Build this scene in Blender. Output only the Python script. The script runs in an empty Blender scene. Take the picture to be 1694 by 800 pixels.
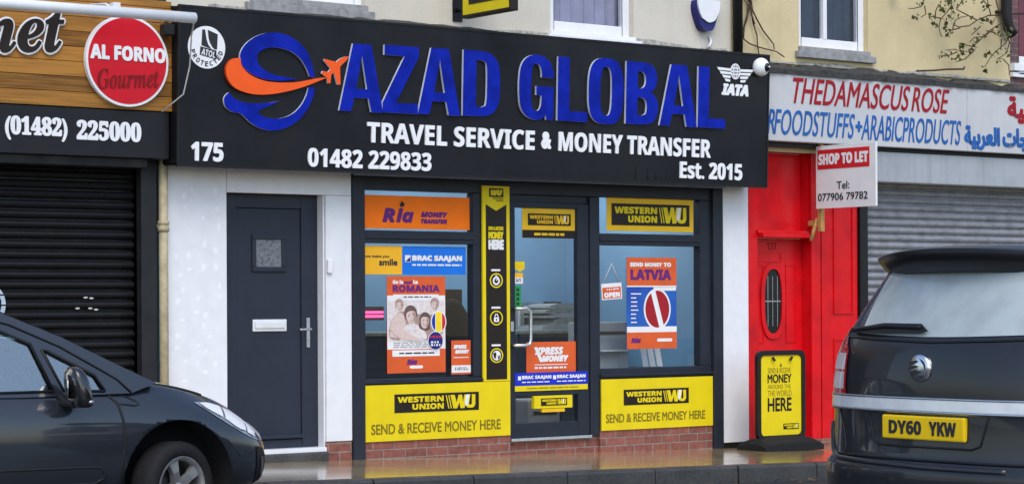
import bpy, bmesh, math, random
from mathutils import Vector, Matrix
from mathutils.bvhtree import BVHTree
from mathutils.geometry import delaunay_2d_cdt
random.seed(7)
SC = bpy.context.scene
COL = SC.collection
R = math.radians

# ---------------------------------------------------------------- camera, sky, sun, exposure
TH = 0.64676
cam_d = bpy.data.cameras.new('camera'); cam = bpy.data.objects.new('camera', cam_d); COL.objects.link(cam)
cam_d.sensor_width = 36.0; cam_d.lens = 3700.0/1694*36; cam_d.shift_y = 100/1694.0
cam_d.clip_start = .1; cam_d.clip_end = 2000
_r = Vector((math.cos(TH), -math.sin(TH), 0)); _u = Vector((0, 0, 1)); _f = Vector((math.sin(TH), math.cos(TH), 0))
m3 = Matrix((_r, _u, -_f)).transposed()
cam.matrix_world = Matrix.Translation((0, -16.0, 1.33)) @ m3.to_4x4() @ Matrix.Rotation(-0.0049, 4, 'Z')
SC.camera = cam

SUN_EL, SUN_AZ = R(52), R(205)        # azimuth from north (+Y) clockwise: behind the camera, to the left
w = bpy.data.worlds.new('World'); SC.world = w; w.use_nodes = True
nt = w.node_tree
sky = nt.nodes.new('ShaderNodeTexSky'); sky.sky_type = 'NISHITA'; sky.sun_disc = False
sky.sun_elevation = SUN_EL; sky.sun_rotation = SUN_AZ; sky.air_density = 1.0; sky.dust_density = 1.6; sky.ozone_density = 1.0
nt.links.new(sky.outputs[0], nt.nodes['Background'].inputs[0]); nt.nodes['Background'].inputs[1].default_value = 0.15
sd = bpy.data.lights.new('sun', 'SUN'); sd.energy = 0.75; sd.angle = R(40); sd.color = (1, .98, .95)
so = bpy.data.objects.new('sun', sd); COL.objects.link(so)
so.rotation_euler = Vector((-math.sin(SUN_AZ)*math.cos(SUN_EL), -math.cos(SUN_AZ)*math.cos(SUN_EL), -math.sin(SUN_EL))).to_track_quat('-Z', 'Y').to_euler()
SC.view_settings.view_transform = 'Standard'; SC.view_settings.look = 'None'
SC.view_settings.gamma = 1; SC.view_settings.exposure = 0.90; SC.view_settings.use_curve_mapping = False

# ---------------------------------------------------------------- materials
def rgb(c): return (c[0], c[1], c[2], 1)
def mat(name, c, rough=.5, metal=0.0, var=.12, scale=6.0, c2=None, bump=0.0, bscale=60.0, streak=0.0, rvar=.0, coat=0.0, spec=.22):
    """principled with two noises: broad tone changes and, if streak, rain streaks down the surface"""
    m = bpy.data.materials.new(name); m.use_nodes = True
    n = m.node_tree.nodes; l = m.node_tree.links; b = n['Principled BSDF']
    b.inputs['Roughness'].default_value = rough; b.inputs['Metallic'].default_value = metal
    b.inputs['Specular IOR Level'].default_value = spec
    if coat: b.inputs['Coat Weight'].default_value = coat; b.inputs['Coat Roughness'].default_value = .04
    geo = n.new('ShaderNodeNewGeometry')
    no = n.new('ShaderNodeTexNoise'); no.inputs['Scale'].default_value = scale; no.inputs['Detail'].default_value = 6
    l.new(geo.outputs['Position'], no.inputs['Vector'])
    mix = n.new('ShaderNodeMix'); mix.data_type = 'RGBA'
    dark = c2 if c2 else tuple(x*(1-var*2) for x in c)
    mix.inputs[6].default_value = rgb(c); mix.inputs[7].default_value = rgb(dark)
    rm = n.new('ShaderNodeMapRange'); rm.inputs[1].default_value = .42; rm.inputs[2].default_value = .78
    l.new(no.outputs[0], rm.inputs[0]); l.new(rm.outputs[0], mix.inputs[0])
    out = mix.outputs[2]
    if streak:
        mp = n.new('ShaderNodeMapping'); mp.inputs['Scale'].default_value = (9, 9, .55)
        l.new(geo.outputs['Position'], mp.inputs[0])
        ns = n.new('ShaderNodeTexNoise'); ns.inputs['Scale'].default_value = 1.6; ns.inputs['Detail'].default_value = 5
        l.new(mp.outputs[0], ns.inputs['Vector'])
        r2 = n.new('ShaderNodeMapRange'); r2.inputs[1].default_value = .5; r2.inputs[2].default_value = .75; r2.inputs[4].default_value = streak
        l.new(ns.outputs[0], r2.inputs[0])
        mx = n.new('ShaderNodeMix'); mx.data_type = 'RGBA'; mx.inputs[7].default_value = rgb(tuple(x*.35 for x in c))
        l.new(out, mx.inputs[6]); l.new(r2.outputs[0], mx.inputs[0]); out = mx.outputs[2]
    l.new(out, b.inputs['Base Color'])
    if rvar:
        r3 = n.new('ShaderNodeMapRange'); r3.inputs[1].default_value = .35; r3.inputs[2].default_value = .65
        r3.inputs[3].default_value = max(.02, rough-rvar); r3.inputs[4].default_value = rough+rvar
        l.new(no.outputs[0], r3.inputs[0]); l.new(r3.outputs[0], b.inputs['Roughness'])
    if bump:
        nb = n.new('ShaderNodeTexNoise'); nb.inputs['Scale'].default_value = bscale; nb.inputs['Detail'].default_value = 4
        l.new(geo.outputs['Position'], nb.inputs['Vector'])
        bp = n.new('ShaderNodeBump'); bp.inputs['Strength'].default_value = bump; bp.inputs['Distance'].default_value = .01
        l.new(nb.outputs[0], bp.inputs['Height']); l.new(bp.outputs[0], b.inputs['Normal'])
    return m

def glass(name, tint=(.8, .86, .88), refl=.05, rough=.01):
    m = bpy.data.materials.new(name); m.use_nodes = True
    n = m.node_tree.nodes; l = m.node_tree.links; n.remove(n['Principled BSDF'])
    tr = n.new('ShaderNodeBsdfTransparent'); tr.inputs[0].default_value = rgb(tint)
    gl = n.new('ShaderNodeBsdfGlossy'); gl.inputs['Roughness'].default_value = rough
    fr = n.new('ShaderNodeLayerWeight')                              # Schlick's curve, the same from both sides of the pane
    pw = n.new('ShaderNodeMath'); pw.operation = 'POWER'; pw.inputs[1].default_value = 5; l.new(fr.outputs['Facing'], pw.inputs[0])
    ad = n.new('ShaderNodeMath'); ad.operation = 'MULTIPLY_ADD'; ad.inputs[1].default_value = .93; ad.inputs[2].default_value = .045+refl; ad.use_clamp = True
    l.new(pw.outputs[0], ad.inputs[0])
    mx = n.new('ShaderNodeMixShader'); l.new(ad.outputs[0], mx.inputs[0]); l.new(tr.outputs[0], mx.inputs[1]); l.new(gl.outputs[0], mx.inputs[2])
    l.new(mx.outputs[0], n['Material Output'].inputs[0])
    return m

def brick_mat(name, c1, c2, mortar, bw=.225, bh=.075):
    m = mat(name, c1, .75)
    n = m.node_tree.nodes; l = m.node_tree.links; b = n['Principled BSDF']
    geo = n.new('ShaderNodeNewGeometry'); sx = n.new('ShaderNodeSeparateXYZ'); cx = n.new('ShaderNodeCombineXYZ')
    l.new(geo.outputs['Position'], sx.inputs[0]); l.new(sx.outputs[0], cx.inputs[0]); l.new(sx.outputs[2], cx.inputs[1])
    br = n.new('ShaderNodeTexBrick'); br.inputs['Scale'].default_value = 1
    br.inputs['Brick Width'].default_value = bw; br.inputs['Row Height'].default_value = bh
    br.inputs['Mortar Size'].default_value = .006; br.inputs['Mortar Smooth'].default_value = .3
    br.inputs['Color1'].default_value = rgb(c1); br.inputs['Color2'].default_value = rgb(c2); br.inputs['Mortar'].default_value = rgb(mortar)
    l.new(cx.outputs[0], br.inputs[0])
    no = n.new('ShaderNodeTexNoise'); no.inputs['Scale'].default_value = 22; l.new(geo.outputs['Position'], no.inputs['Vector'])
    mm = n.new('ShaderNodeMix'); mm.data_type = 'RGBA'; mm.blend_type = 'MULTIPLY'; mm.inputs[0].default_value = .8
    l.new(br.outputs[0], mm.inputs[6]); l.new(no.outputs[0], mm.inputs[7])
    gm = n.new('ShaderNodeGamma'); gm.inputs[1].default_value = .75
    l.new(mm.outputs[2], gm.inputs[0]); l.new(gm.outputs[0], b.inputs['Base Color'])
    bp = n.new('ShaderNodeBump'); bp.inputs['Strength'].default_value = .7; bp.inputs['Distance'].default_value = .006; bp.invert = True
    l.new(br.outputs[1], bp.inputs['Height']); l.new(bp.outputs[0], b.inputs['Normal'])
    return m

def plank_mat():
    m = mat('varnished wood', (.33, .15, .03), .45)
    n = m.node_tree.nodes; l = m.node_tree.links; b = n['Principled BSDF']
    geo = n.new('ShaderNodeNewGeometry'); mp = n.new('ShaderNodeMapping'); mp.inputs['Scale'].default_value = (1.2, 1, 26)
    l.new(geo.outputs['Position'], mp.inputs[0])
    no = n.new('ShaderNodeTexNoise'); no.inputs['Scale'].default_value = 2.2; no.inputs['Detail'].default_value = 8; l.new(mp.outputs[0], no.inputs['Vector'])
    # a tone of its own for each board
    sx = n.new('ShaderNodeSeparateXYZ'); l.new(geo.outputs['Position'], sx.inputs[0])
    q = n.new('ShaderNodeMath'); q.operation = 'MULTIPLY'; q.inputs[1].default_value = 1/.1165
    o = n.new('ShaderNodeMath'); o.operation = 'SUBTRACT'; o.inputs[1].default_value = 2.848; l.new(sx.outputs[2], o.inputs[0]); l.new(o.outputs[0], q.inputs[0])
    fl = n.new('ShaderNodeMath'); fl.operation = 'FLOOR'; l.new(q.outputs[0], fl.inputs[0])
    wn = n.new('ShaderNodeTexWhiteNoise'); wn.noise_dimensions = '1D'; l.new(fl.outputs[0], wn.inputs['W'])
    ad = n.new('ShaderNodeMath'); ad.operation = 'MULTIPLY_ADD'; ad.inputs[1].default_value = .45; l.new(wn.outputs[0], ad.inputs[0]); l.new(no.outputs[0], ad.inputs[2])
    cr = n.new('ShaderNodeValToRGB'); e = cr.color_ramp.elements
    e[0].position = .35; e[0].color = (.13, .055, .012, 1); e[1].position = .95; e[1].color = (.42, .19, .035, 1)
    l.new(ad.outputs[0], cr.inputs[0]); l.new(cr.outputs[0], b.inputs['Base Color'])
    kn = n.new('ShaderNodeTexVoronoi'); kn.inputs['Scale'].default_value = 1.0
    return m

def wet_mat(name, c1, c2, r0, r1, scale, bump, bs, joints=False):
    m = bpy.data.materials.new(name); m.use_nodes = True
    n = m.node_tree.nodes; l = m.node_tree.links; b = n['Principled BSDF']
    geo = n.new('ShaderNodeNewGeometry')
    a = n.new('ShaderNodeTexNoise'); a.inputs['Scale'].default_value = scale; a.inputs['Detail'].default_value = 7; l.new(geo.outputs['Position'], a.inputs['Vector'])
    f = n.new('ShaderNodeTexNoise'); f.inputs['Scale'].default_value = bs; f.inputs['Detail'].default_value = 5; l.new(geo.outputs['Position'], f.inputs['Vector'])
    mx = n.new('ShaderNodeMix'); mx.data_type = 'RGBA'; mx.inputs[6].default_value = rgb(c1); mx.inputs[7].default_value = rgb(c2)
    av = n.new('ShaderNodeMath'); av.operation = 'MULTIPLY_ADD'; av.inputs[1].default_value = .5; l.new(f.outputs[0], av.inputs[0])
    hv = n.new('ShaderNodeMath'); hv.operation = 'MULTIPLY'; hv.inputs[1].default_value = .5; l.new(a.outputs[0], hv.inputs[0]); l.new(hv.outputs[0], av.inputs[2])
    mr = n.new('ShaderNodeMapRange'); mr.inputs[1].default_value = .38; mr.inputs[2].default_value = .62; l.new(av.outputs[0], mr.inputs[0])
    l.new(mr.outputs[0], mx.inputs[0]); col = mx.outputs[2]
    rr = n.new('ShaderNodeMapRange'); rr.inputs[1].default_value = .4; rr.inputs[2].default_value = .6; rr.inputs[3].default_value = r0; rr.inputs[4].default_value = r1
    l.new(a.outputs[0], rr.inputs[0]); l.new(rr.outputs[0], b.inputs['Roughness'])
    bp = n.new('ShaderNodeBump'); bp.inputs['Strength'].default_value = bump; bp.inputs['Distance'].default_value = .004
    hgt = f.outputs[0]
    if joints:
        br = n.new('ShaderNodeTexBrick'); br.inputs['Scale'].default_value = 1; br.inputs['Brick Width'].default_value = .9; br.inputs['Row Height'].default_value = .6
        br.inputs['Mortar Size'].default_value = .008; br.inputs['Color1'].default_value = (1, 1, 1, 1); br.inputs['Color2'].default_value = (.85, .85, .85, 1); br.inputs['Mortar'].default_value = (.35, .35, .33, 1)
        l.new(geo.outputs['Position'], br.inputs[0])
        m2 = n.new('ShaderNodeMix'); m2.data_type = 'RGBA'; m2.blend_type = 'MULTIPLY'; m2.inputs[0].default_value = .8
        l.new(col, m2.inputs[6]); l.new(br.outputs[0], m2.inputs[7]); col = m2.outputs[2]
    l.new(hgt, bp.inputs['Height']); l.new(bp.outputs[0], b.inputs['Normal'])
    l.new(col, b.inputs['Base Color'])
    if joints: b.inputs['Coat Weight'].default_value = 1.0; b.inputs['Coat Roughness'].default_value = .11
    return m

M = {}
M['sign black'] = mat('black sign sheet', (.0085, .009, .0125), .42, var=.2, scale=2, streak=.3, rvar=.14)
M['letter blue'] = mat('blue acrylic', (.002, .015, .34), .22, var=.25, scale=7, rvar=.06, spec=.09)
M['letter side'] = mat('pale letter return', (.62, .66, .74), .4)
M['logo orange'] = mat('orange acrylic', (.85, .10, .012), .25, var=.05)
M['logo orange side'] = mat('dark orange return', (.55, .06, .01), .4)
M['white'] = mat('white acrylic', (.78, .79, .8), .35, var=.03)
M['white clad'] = mat('white cladding', (.72, .735, .765), .42, var=.035, scale=9, streak=.04)
M['white spot'] = mat('bright filler', (.775, .79, .82), .35, var=.02)
M['white upvc'] = mat('white plastic frame', (.74, .75, .77), .3, var=.04)
M['sill grey'] = mat('grey painted sill', (.30, .30, .30), .7, var=.2, scale=15, streak=.4)
M['anthracite'] = mat('anthracite frame', (.018, .023, .034), .40, var=.12, scale=5)
M['door grey'] = mat('anthracite door', (.023, .029, .044), .42, var=.08, scale=5, bump=.03, bscale=200)
M['black'] = mat('black plastic', (.012, .012, .013), .4)
M['rubber'] = mat('rubber', (.014, .014, .015), .8, var=.2, scale=30)
M['chrome'] = mat('chrome', (.62, .63, .65), .18, 1.0, var=.08, scale=12)
M['steel'] = mat('brushed steel', (.55, .56, .58), .32, 1.0, var=.1, scale=30)
M['cream wall'] = mat('cream render', (.60, .56, .475), .85, var=.07, scale=2.2, bump=.25, bscale=35, streak=.07)
M['yellow wall'] = mat('yellow render', (.60, .50, .29), .85, var=.08, scale=2.0, bump=.25, bscale=35, streak=.05)
M['grey wall'] = mat('grey render', (.28, .27, .25), .9, var=.15, scale=3, bump=.3, bscale=30, streak=.3)
M['mould'] = mat('weathered lead and dirt', (.055, .054, .052), .8, var=.3, scale=14, c2=(.02, .02, .018), bump=.6, bscale=25)
M['peel'] = mat('flaking paint edge', (.34, .33, .29), .85, var=.35, scale=20, c2=(.09, .09, .08), bump=.5, bscale=40)
M['brick'] = brick_mat('red brick', (.27, .070, .048), (.18, .048, .034), (.24, .19, .16))
M['dark brick'] = brick_mat('purple brick', (.16, .06, .06), (.10, .05, .055), (.2, .17, .16))
M['wood'] = plank_mat()
M['timber'] = mat('raw timber', (.5, .29, .09), .7, var=.2, scale=20)
M['shutter black'] = mat('black shutter', (.011, .0115, .013), .36, var=.25, scale=7, rvar=.1)
M['shutter grey'] = mat('galvanised shutter', (.30, .315, .34), .42, .25, var=.18, scale=8, streak=.3)
M['housing grey'] = mat('grey housing', (.36, .385, .41), .5, .1, var=.08, scale=4, streak=.25)
M['pipe cream'] = mat('cream pipe', (.46, .39, .25), .55, var=.18, scale=14, streak=.4)
M['pipe black'] = mat('black pipe', (.016, .016, .016), .5)
M['red'] = mat('red gloss paint', (.66, .006, .012), .33, var=.16, scale=4, streak=.12, bump=.04, bscale=60, rvar=.08)
M['disc red'] = mat('red sign', (.60, .006, .018), .4, var=.05)
M['dark red'] = mat('dark red lettering', (.22, .008, .01), .5)
M['wu yellow'] = mat('yellow vinyl', (.72, .57, .010), .4, var=.05, scale=4, spec=.15, streak=.05)
M['wu amber'] = mat('amber vinyl', (.80, .48, .012), .4, var=.05, scale=4)
M['wu black'] = mat('black vinyl', (.018, .012, .010), .4, var=.1)
M['wu text'] = mat('olive print', (.20, .15, .012), .5)
M['orange'] = mat('orange print', (.98, .19, .003), .55, var=.05)
M['coral'] = mat('coral print', (.64, .105, .026), .45, var=.06)
M['purple'] = mat('purple print', (.13, .02, .17), .5)
M['navy'] = mat('navy print', (.015, .02, .16), .5)
M['blue'] = mat('blue print', (.01, .16, .66), .45, var=.05)
M['deep blue'] = mat('blue poster ground', (.02, .07, .36), .45, var=.2, c2=(.02, .16, .5), scale=3)
M['royal'] = mat('royal blue', (.01, .03, .5), .45)
M['amber'] = mat('amber print', (.82, .43, .02), .45, var=.05)
M['paper'] = mat('white paper', (.74, .74, .74), .6, var=.04)
M['print grey'] = mat('grey print', (.35, .35, .37), .6)
M['ink'] = mat('dark ink', (.03, .03, .035), .6)
M['skin light'] = mat('sepia pale', (.64, .50, .46), .6, var=.1, scale=40)
M['skin mid'] = mat('sepia mid', (.40, .27, .23), .6, var=.15, scale=40)
M['sepia dark'] = mat('sepia dark', (.15, .092, .08), .6, var=.2, scale=50)
M['sepia pale'] = mat('sepia cloth', (.70, .64, .63), .6, var=.15, scale=30)
M['flag blue'] = mat('flag blue', (.01, .04, .32), .5)
M['flag red'] = mat('flag red', (.6, .02, .02), .5)
M['flag yellow'] = mat('flag yellow', (.85, .62, .02), .5)
M['maroon'] = mat('maroon', (.34, .012, .02), .5)
M['green'] = mat('green label', (.01, .30, .07), .5)
M['damascus'] = mat('grey white sign board', (.50, .51, .52), .5, var=.07, scale=3, streak=.06)
M['sign red'] = mat('crimson lettering', (.32, .004, .012), .45)
M['sign blue'] = mat('light blue lettering', (.015, .105, .36), .45)
M['estate red'] = mat('agent red', (.62, .02, .025), .45)
M['inside blue'] = mat('blue interior paint', (.20, .40, .60), .8, var=.06, scale=2)
M['inside floor'] = mat('interior floor', (.12, .11, .10), .6)
M['counter'] = mat('dark counter', (.05, .06, .075), .5, var=.1)
M['cloth green'] = mat('grey green paper', (.26, .31, .29), .8, var=.2, scale=18)
M['grey box'] = mat('grey plastic', (.34, .37, .39), .5)
M['dim room'] = mat('painted dim room', (.045, .065, .10), .8, var=.2)  # dark colour stands in for the shade of a room behind glass
M['curtain'] = mat('net curtain', (.42, .40, .50), .9, var=.12, scale=5)
M['curtain red'] = mat('red curtain', (.26, .03, .05), .9)
M['gloss black'] = mat('gloss black shell', (.012, .012, .014), .12, coat=1.0)
M['spoiler black'] = mat('black spoiler', (.012, .012, .014), .3)
M['glass'] = glass('shop glass', (.95, .97, .98), .02)
M['glass dark'] = glass('upper glass', (.76, .79, .85), .0)
M['glass car'] = glass('car side glass', (.82, .95, .92), .19, .03)
M['glass lamp'] = glass('lamp glass', (.9, .92, .94), .10)
M['glass sheen'] = mat('rear glass with painted sheen', (.37, .415, .415), .14, var=.14, scale=5, spec=.9, streak=.10, bump=.03, bscale=90)  # sky reflection painted into the glass as a pale mottled colour
M['leaded'] = mat('leaded dark glass', (.012, .014, .016), .15)
M['frost'] = mat('obscured glass', (.17, .19, .21), .18, var=.35, scale=30, bump=.3, bscale=60)
M['car paint'] = mat('dark grey metallic paint', (.020, .025, .033), .25, .3, var=.06, scale=3, coat=1.0, bump=.035, bscale=260)
M['van paint'] = mat('black metallic paint', (.022, .024, .029), .33, .3, var=.12, scale=5, coat=.5, bump=.025, bscale=300)
M['satin chrome'] = mat('satin chrome', (.78, .80, .82), .25, .35, var=.08, scale=12)
M['trim'] = mat('rough black plastic', (.014, .015, .016), .5)
M['alloy'] = mat('alloy wheel', (.36, .36, .36), .38, .7, var=.2, scale=15)
M['lamp red'] = mat('red lens', (.50, .012, .02), .15, coat=.6)
M['lamp clear'] = mat('clear lens', (.62, .50, .50), .2, coat=.5)
M['reflector'] = mat('lamp reflector', (.42, .43, .45), .25, .6, var=.25, scale=30)
M['bulb white'] = mat('polished reflector', (.82, .83, .85), .25, .3)
M['plate yellow'] = mat('yellow number plate', (.80, .52, .008), .35, var=.03)
M['alarm blue'] = mat('navy plastic', (.02, .02, .14), .3)
M['dash'] = mat('dashboard', (.02, .021, .022), .7)
M['seat'] = mat('grey seat', (.34, .36, .36), .9)
M['bark'] = mat('brown stem', (.085, .055, .035), .85, var=.25, scale=40)
M['leaf'] = mat('dull green leaf', (.085, .095, .030), .6, var=.3, scale=25)
M['leaf dead'] = mat('brown leaf', (.14, .075, .03), .6, var=.3, scale=30)
M['cable'] = mat('grey cable', (.5, .5, .48), .6)
M['pavement'] = wet_mat('wet pavement', (.56, .40, .18), (.36, .26, .12), .12, .30, .9, .3, 38, True)
M['kerb'] = wet_mat('kerb stone', (.055, .053, .050), (.022, .022, .022), .35, .6, 3, .6, 45)
M['asphalt'] = wet_mat('wet asphalt', (.030, .030, .032), (.014, .014, .015), .40, .65, .7, .9, 130)
def emit(name, c, s):
    m = bpy.data.materials.new(name); m.use_nodes = True; b = m.node_tree.nodes['Principled BSDF']
    b.inputs['Base Color'].default_value = rgb(c); b.inputs['Emission Color'].default_value = rgb(c); b.inputs['Emission Strength'].default_value = s
    return m
M['ceiling panel'] = emit('shop ceiling light', (.93, .97, 1), 3.4)
M['neon'] = emit('pink neon', (1, .06, .22), 1.6)

# ---------------------------------------------------------------- mesh helpers
class MB:
    def __init__(s): s.v = []; s.f = []; s.mi = []; s.sm = []
    def add(s, vs, fs, mi=0, smooth=False):
        o = len(s.v); s.v += [tuple(v) for v in vs]
        for f in fs: s.f.append([i+o for i in f]); s.mi.append(mi); s.sm.append(smooth)
        return s
    def box(s, x0, x1, y0, y1, z0, z1, mi=0):
        vs = [(x, y, z) for x in (x0, x1) for y in (y0, y1) for z in (z0, z1)]
        return s.add(vs, [(0, 1, 3, 2), (4, 6, 7, 5), (0, 4, 5, 1), (2, 3, 7, 6), (0, 2, 6, 4), (1, 5, 7, 3)], mi)
    def quad(s, a, b, c, d, mi=0): return s.add([a, b, c, d], [(0, 1, 2, 3)], mi)
    def tube(s, pts, r, n=8, mi=0, cap=True):
        pts = [Vector(p) for p in pts]; rs = r if isinstance(r, (list, tuple)) else [r]*len(pts)
        vs = []; up = Vector((0, 0, 1)); prev = None
        for i, p in enumerate(pts):
            t = (pts[min(i+1, len(pts)-1)]-pts[max(i-1, 0)]).normalized()
            if prev is None: a = t.cross(up if abs(t.z) < .9 else Vector((1, 0, 0))).normalized()
            else: a = (prev - t*prev.dot(t)).normalized()
            prev = a; b = t.cross(a)
            for k in range(n):
                an = 2*math.pi*k/n; vs.append(p+(a*math.cos(an)+b*math.sin(an))*rs[i])
        fs = [(i*n+k, i*n+(k+1) % n, (i+1)*n+(k+1) % n, (i+1)*n+k) for i in range(len(pts)-1) for k in range(n)]
        s.add(vs, fs, mi, True)
        if cap: s.add([vs[k] for k in range(n)], [tuple(range(n))[::-1]], mi); s.add(vs[-n:], [tuple(range(n))], mi)
        return s
    def lathe(s, prof, o, ax, n=32, mi=0, smooth=True):
        """prof: (radius, along axis)"""
        ax = Vector(ax).normalized(); a = ax.orthogonal().normalized(); b = ax.cross(a); o = Vector(o)
        vs = [o+ax*h+(a*math.cos(2*math.pi*k/n)+b*math.sin(2*math.pi*k/n))*r for r, h in prof for k in range(n)]
        fs = [(i*n+k, i*n+(k+1) % n, (i+1)*n+(k+1) % n, (i+1)*n+k) for i in range(len(prof)-1) for k in range(n)]
        return s.add(vs, fs, mi, smooth)
    def ball(s, c, r, n=16, mi=0):
        c = Vector(c); r = r if isinstance(r, (tuple, list)) else (r, r, r); vs = []; m = n//2
        for i in range(m+1):
            t = math.pi*i/m
            for k in range(n):
                p = 2*math.pi*k/n
                vs.append(c+Vector((r[0]*math.sin(t)*math.cos(p), r[1]*math.sin(t)*math.sin(p), r[2]*math.cos(t))))
        return s.add(vs, [(i*n+k, (i+1)*n+k, (i+1)*n+(k+1) % n, i*n+(k+1) % n) for i in range(m) for k in range(n)], mi, True)
    def mesh(s, name, mats, bev=0):
        me = bpy.data.meshes.new(name); me.from_pydata(s.v, [], s.f)
        for m in mats: me.materials.append(m)
        for p, mi, sm in zip(me.polygons, s.mi, s.sm): p.material_index = mi; p.use_smooth = sm
        bm = bmesh.new(); bm.from_mesh(me)
        bmesh.ops.remove_doubles(bm, verts=bm.verts, dist=1e-6)
        bmesh.ops.recalc_face_normals(bm, faces=bm.faces)
        if bev:
            es = [e for e in bm.edges if len(e.link_faces) == 2 and e.calc_face_angle(0) > R(50)]
            bmesh.ops.bevel(bm, geom=es, offset=bev, segments=2, profile=.6, affect='EDGES', clamp_overlap=True)
        bm.to_mesh(me); bm.free(); return me

def wloc(p):
    while p.parent: p = p.parent
    return p.location.copy()
def link(name, me, parent=None):
    o = bpy.data.objects.new(name, me); COL.objects.link(o)
    if parent:
        o.parent = parent
        if parent.parent is None and parent.type == 'EMPTY': o.matrix_parent_inverse = Matrix.Translation(-parent.location)
    return o
def obj(name, mb, m, parent=None, bev=0):
    return link(name, mb.mesh(name, m if isinstance(m, list) else [m], bev), parent)
def tag(o, label, cat, group=None):
    o['label'] = label; o['category'] = cat
    if group: o['group'] = group
    return o
def thing(name, label, cat, loc, group=None):
    o = bpy.data.objects.new(name, None); COL.objects.link(o); o.location = loc; o.empty_display_size = .1
    return tag(o, label, cat, group)
def struct(o, kind='structure'): o['kind'] = kind; return o
def box(name, x0, x1, y0, y1, z0, z1, m, parent=None, bev=0): return obj(name, MB().box(x0, x1, y0, y1, z0, z1), m, parent, bev)
def gz(x): return -.02*(x-10.49)

# planes carrying flat lettering: origin, right, up
class Pl:
    def __init__(s, o, r=(1, 0, 0), u=(0, 0, 1)):
        s.o = Vector(o); s.r = Vector(r).normalized(); s.u = Vector(u).normalized(); s.n = s.r.cross(s.u)
    def __call__(s, a, b, c=0): return s.o+s.r*a+s.u*b+s.n*c
def FP(y): return Pl((0, y, 0))

def smooth_poly(p, it=2, lim=58):
    for _ in range(it):
        q = []; n = len(p)
        for i in range(n):
            a, b, c = Vector(p[i-1]), Vector(p[i]), Vector(p[(i+1) % n])
            u, v = (b-a), (c-b)
            if u.length < 1e-9 or v.length < 1e-9: q.append(tuple(b)); continue
            if abs(u.angle_signed(v, 0)) < R(lim): q.append(tuple(b-u*.25)); q.append(tuple(b+v*.25))
            else: q.append(tuple(b))
        p = q
    return p
def ell(cx, cz, rx, rz, n=36, rot=0):
    c, s = math.cos(rot), math.sin(rot)
    return [(cx+rx*math.cos(t)*c-rz*math.sin(t)*s, cz+rx*math.cos(t)*s+rz*math.sin(t)*c) for t in [2*math.pi*k/n for k in range(n)]]
def rect(x0, x1, z0, z1): return [(x0, z0), (x1, z0), (x1, z1), (x0, z1)]
def rrect(x0, x1, z0, z1, r, n=5):
    out = []
    for cx, cz, a0 in ((x1-r, z1-r, 0), (x0+r, z1-r, 90), (x0+r, z0+r, 180), (x1-r, z0+r, 270)):
        out += [(cx+r*math.cos(R(a0+90*k/n)), cz+r*math.sin(R(a0+90*k/n))) for k in range(n+1)]
    return out
def sup(cx, cz, rx, rz, n=40, e=3.2):
    f = lambda v: math.copysign(abs(v)**(2/e), v)
    return [(cx+rx*f(math.cos(2*math.pi*k/n)), cz+rz*f(math.sin(2*math.pi*k/n))) for k in range(n)]

def fill(loops, depth):
    """2D loops (outer and holes) -> solid mesh data in local (a, b, c), c from 0 to depth"""
    cu = bpy.data.curves.new('tmp', 'CURVE'); cu.dimensions = '2D'; cu.fill_mode = 'BOTH'; cu.extrude = depth/2
    for lp in loops:
        sp = cu.splines.new('POLY'); sp.points.add(len(lp)-1); sp.use_cyclic_u = True
        for i, p in enumerate(lp): sp.points[i].co = (p[0], p[1], 0, 1)
    return curve_data(cu, depth)
def curve_data(cu, depth):
    o = bpy.data.objects.new('tmp', cu)
    COL.objects.link(o); dg = bpy.context.evaluated_depsgraph_get()
    me = o.evaluated_get(dg).to_mesh()
    vs = [(v.co.x, v.co.y, v.co.z+depth/2) for v in me.vertices]; fs = [tuple(p.vertices) for p in me.polygons]
    o.evaluated_get(dg).to_mesh_clear()
    bpy.data.objects.remove(o); bpy.data.curves.remove(cu)
    return vs, fs
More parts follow.
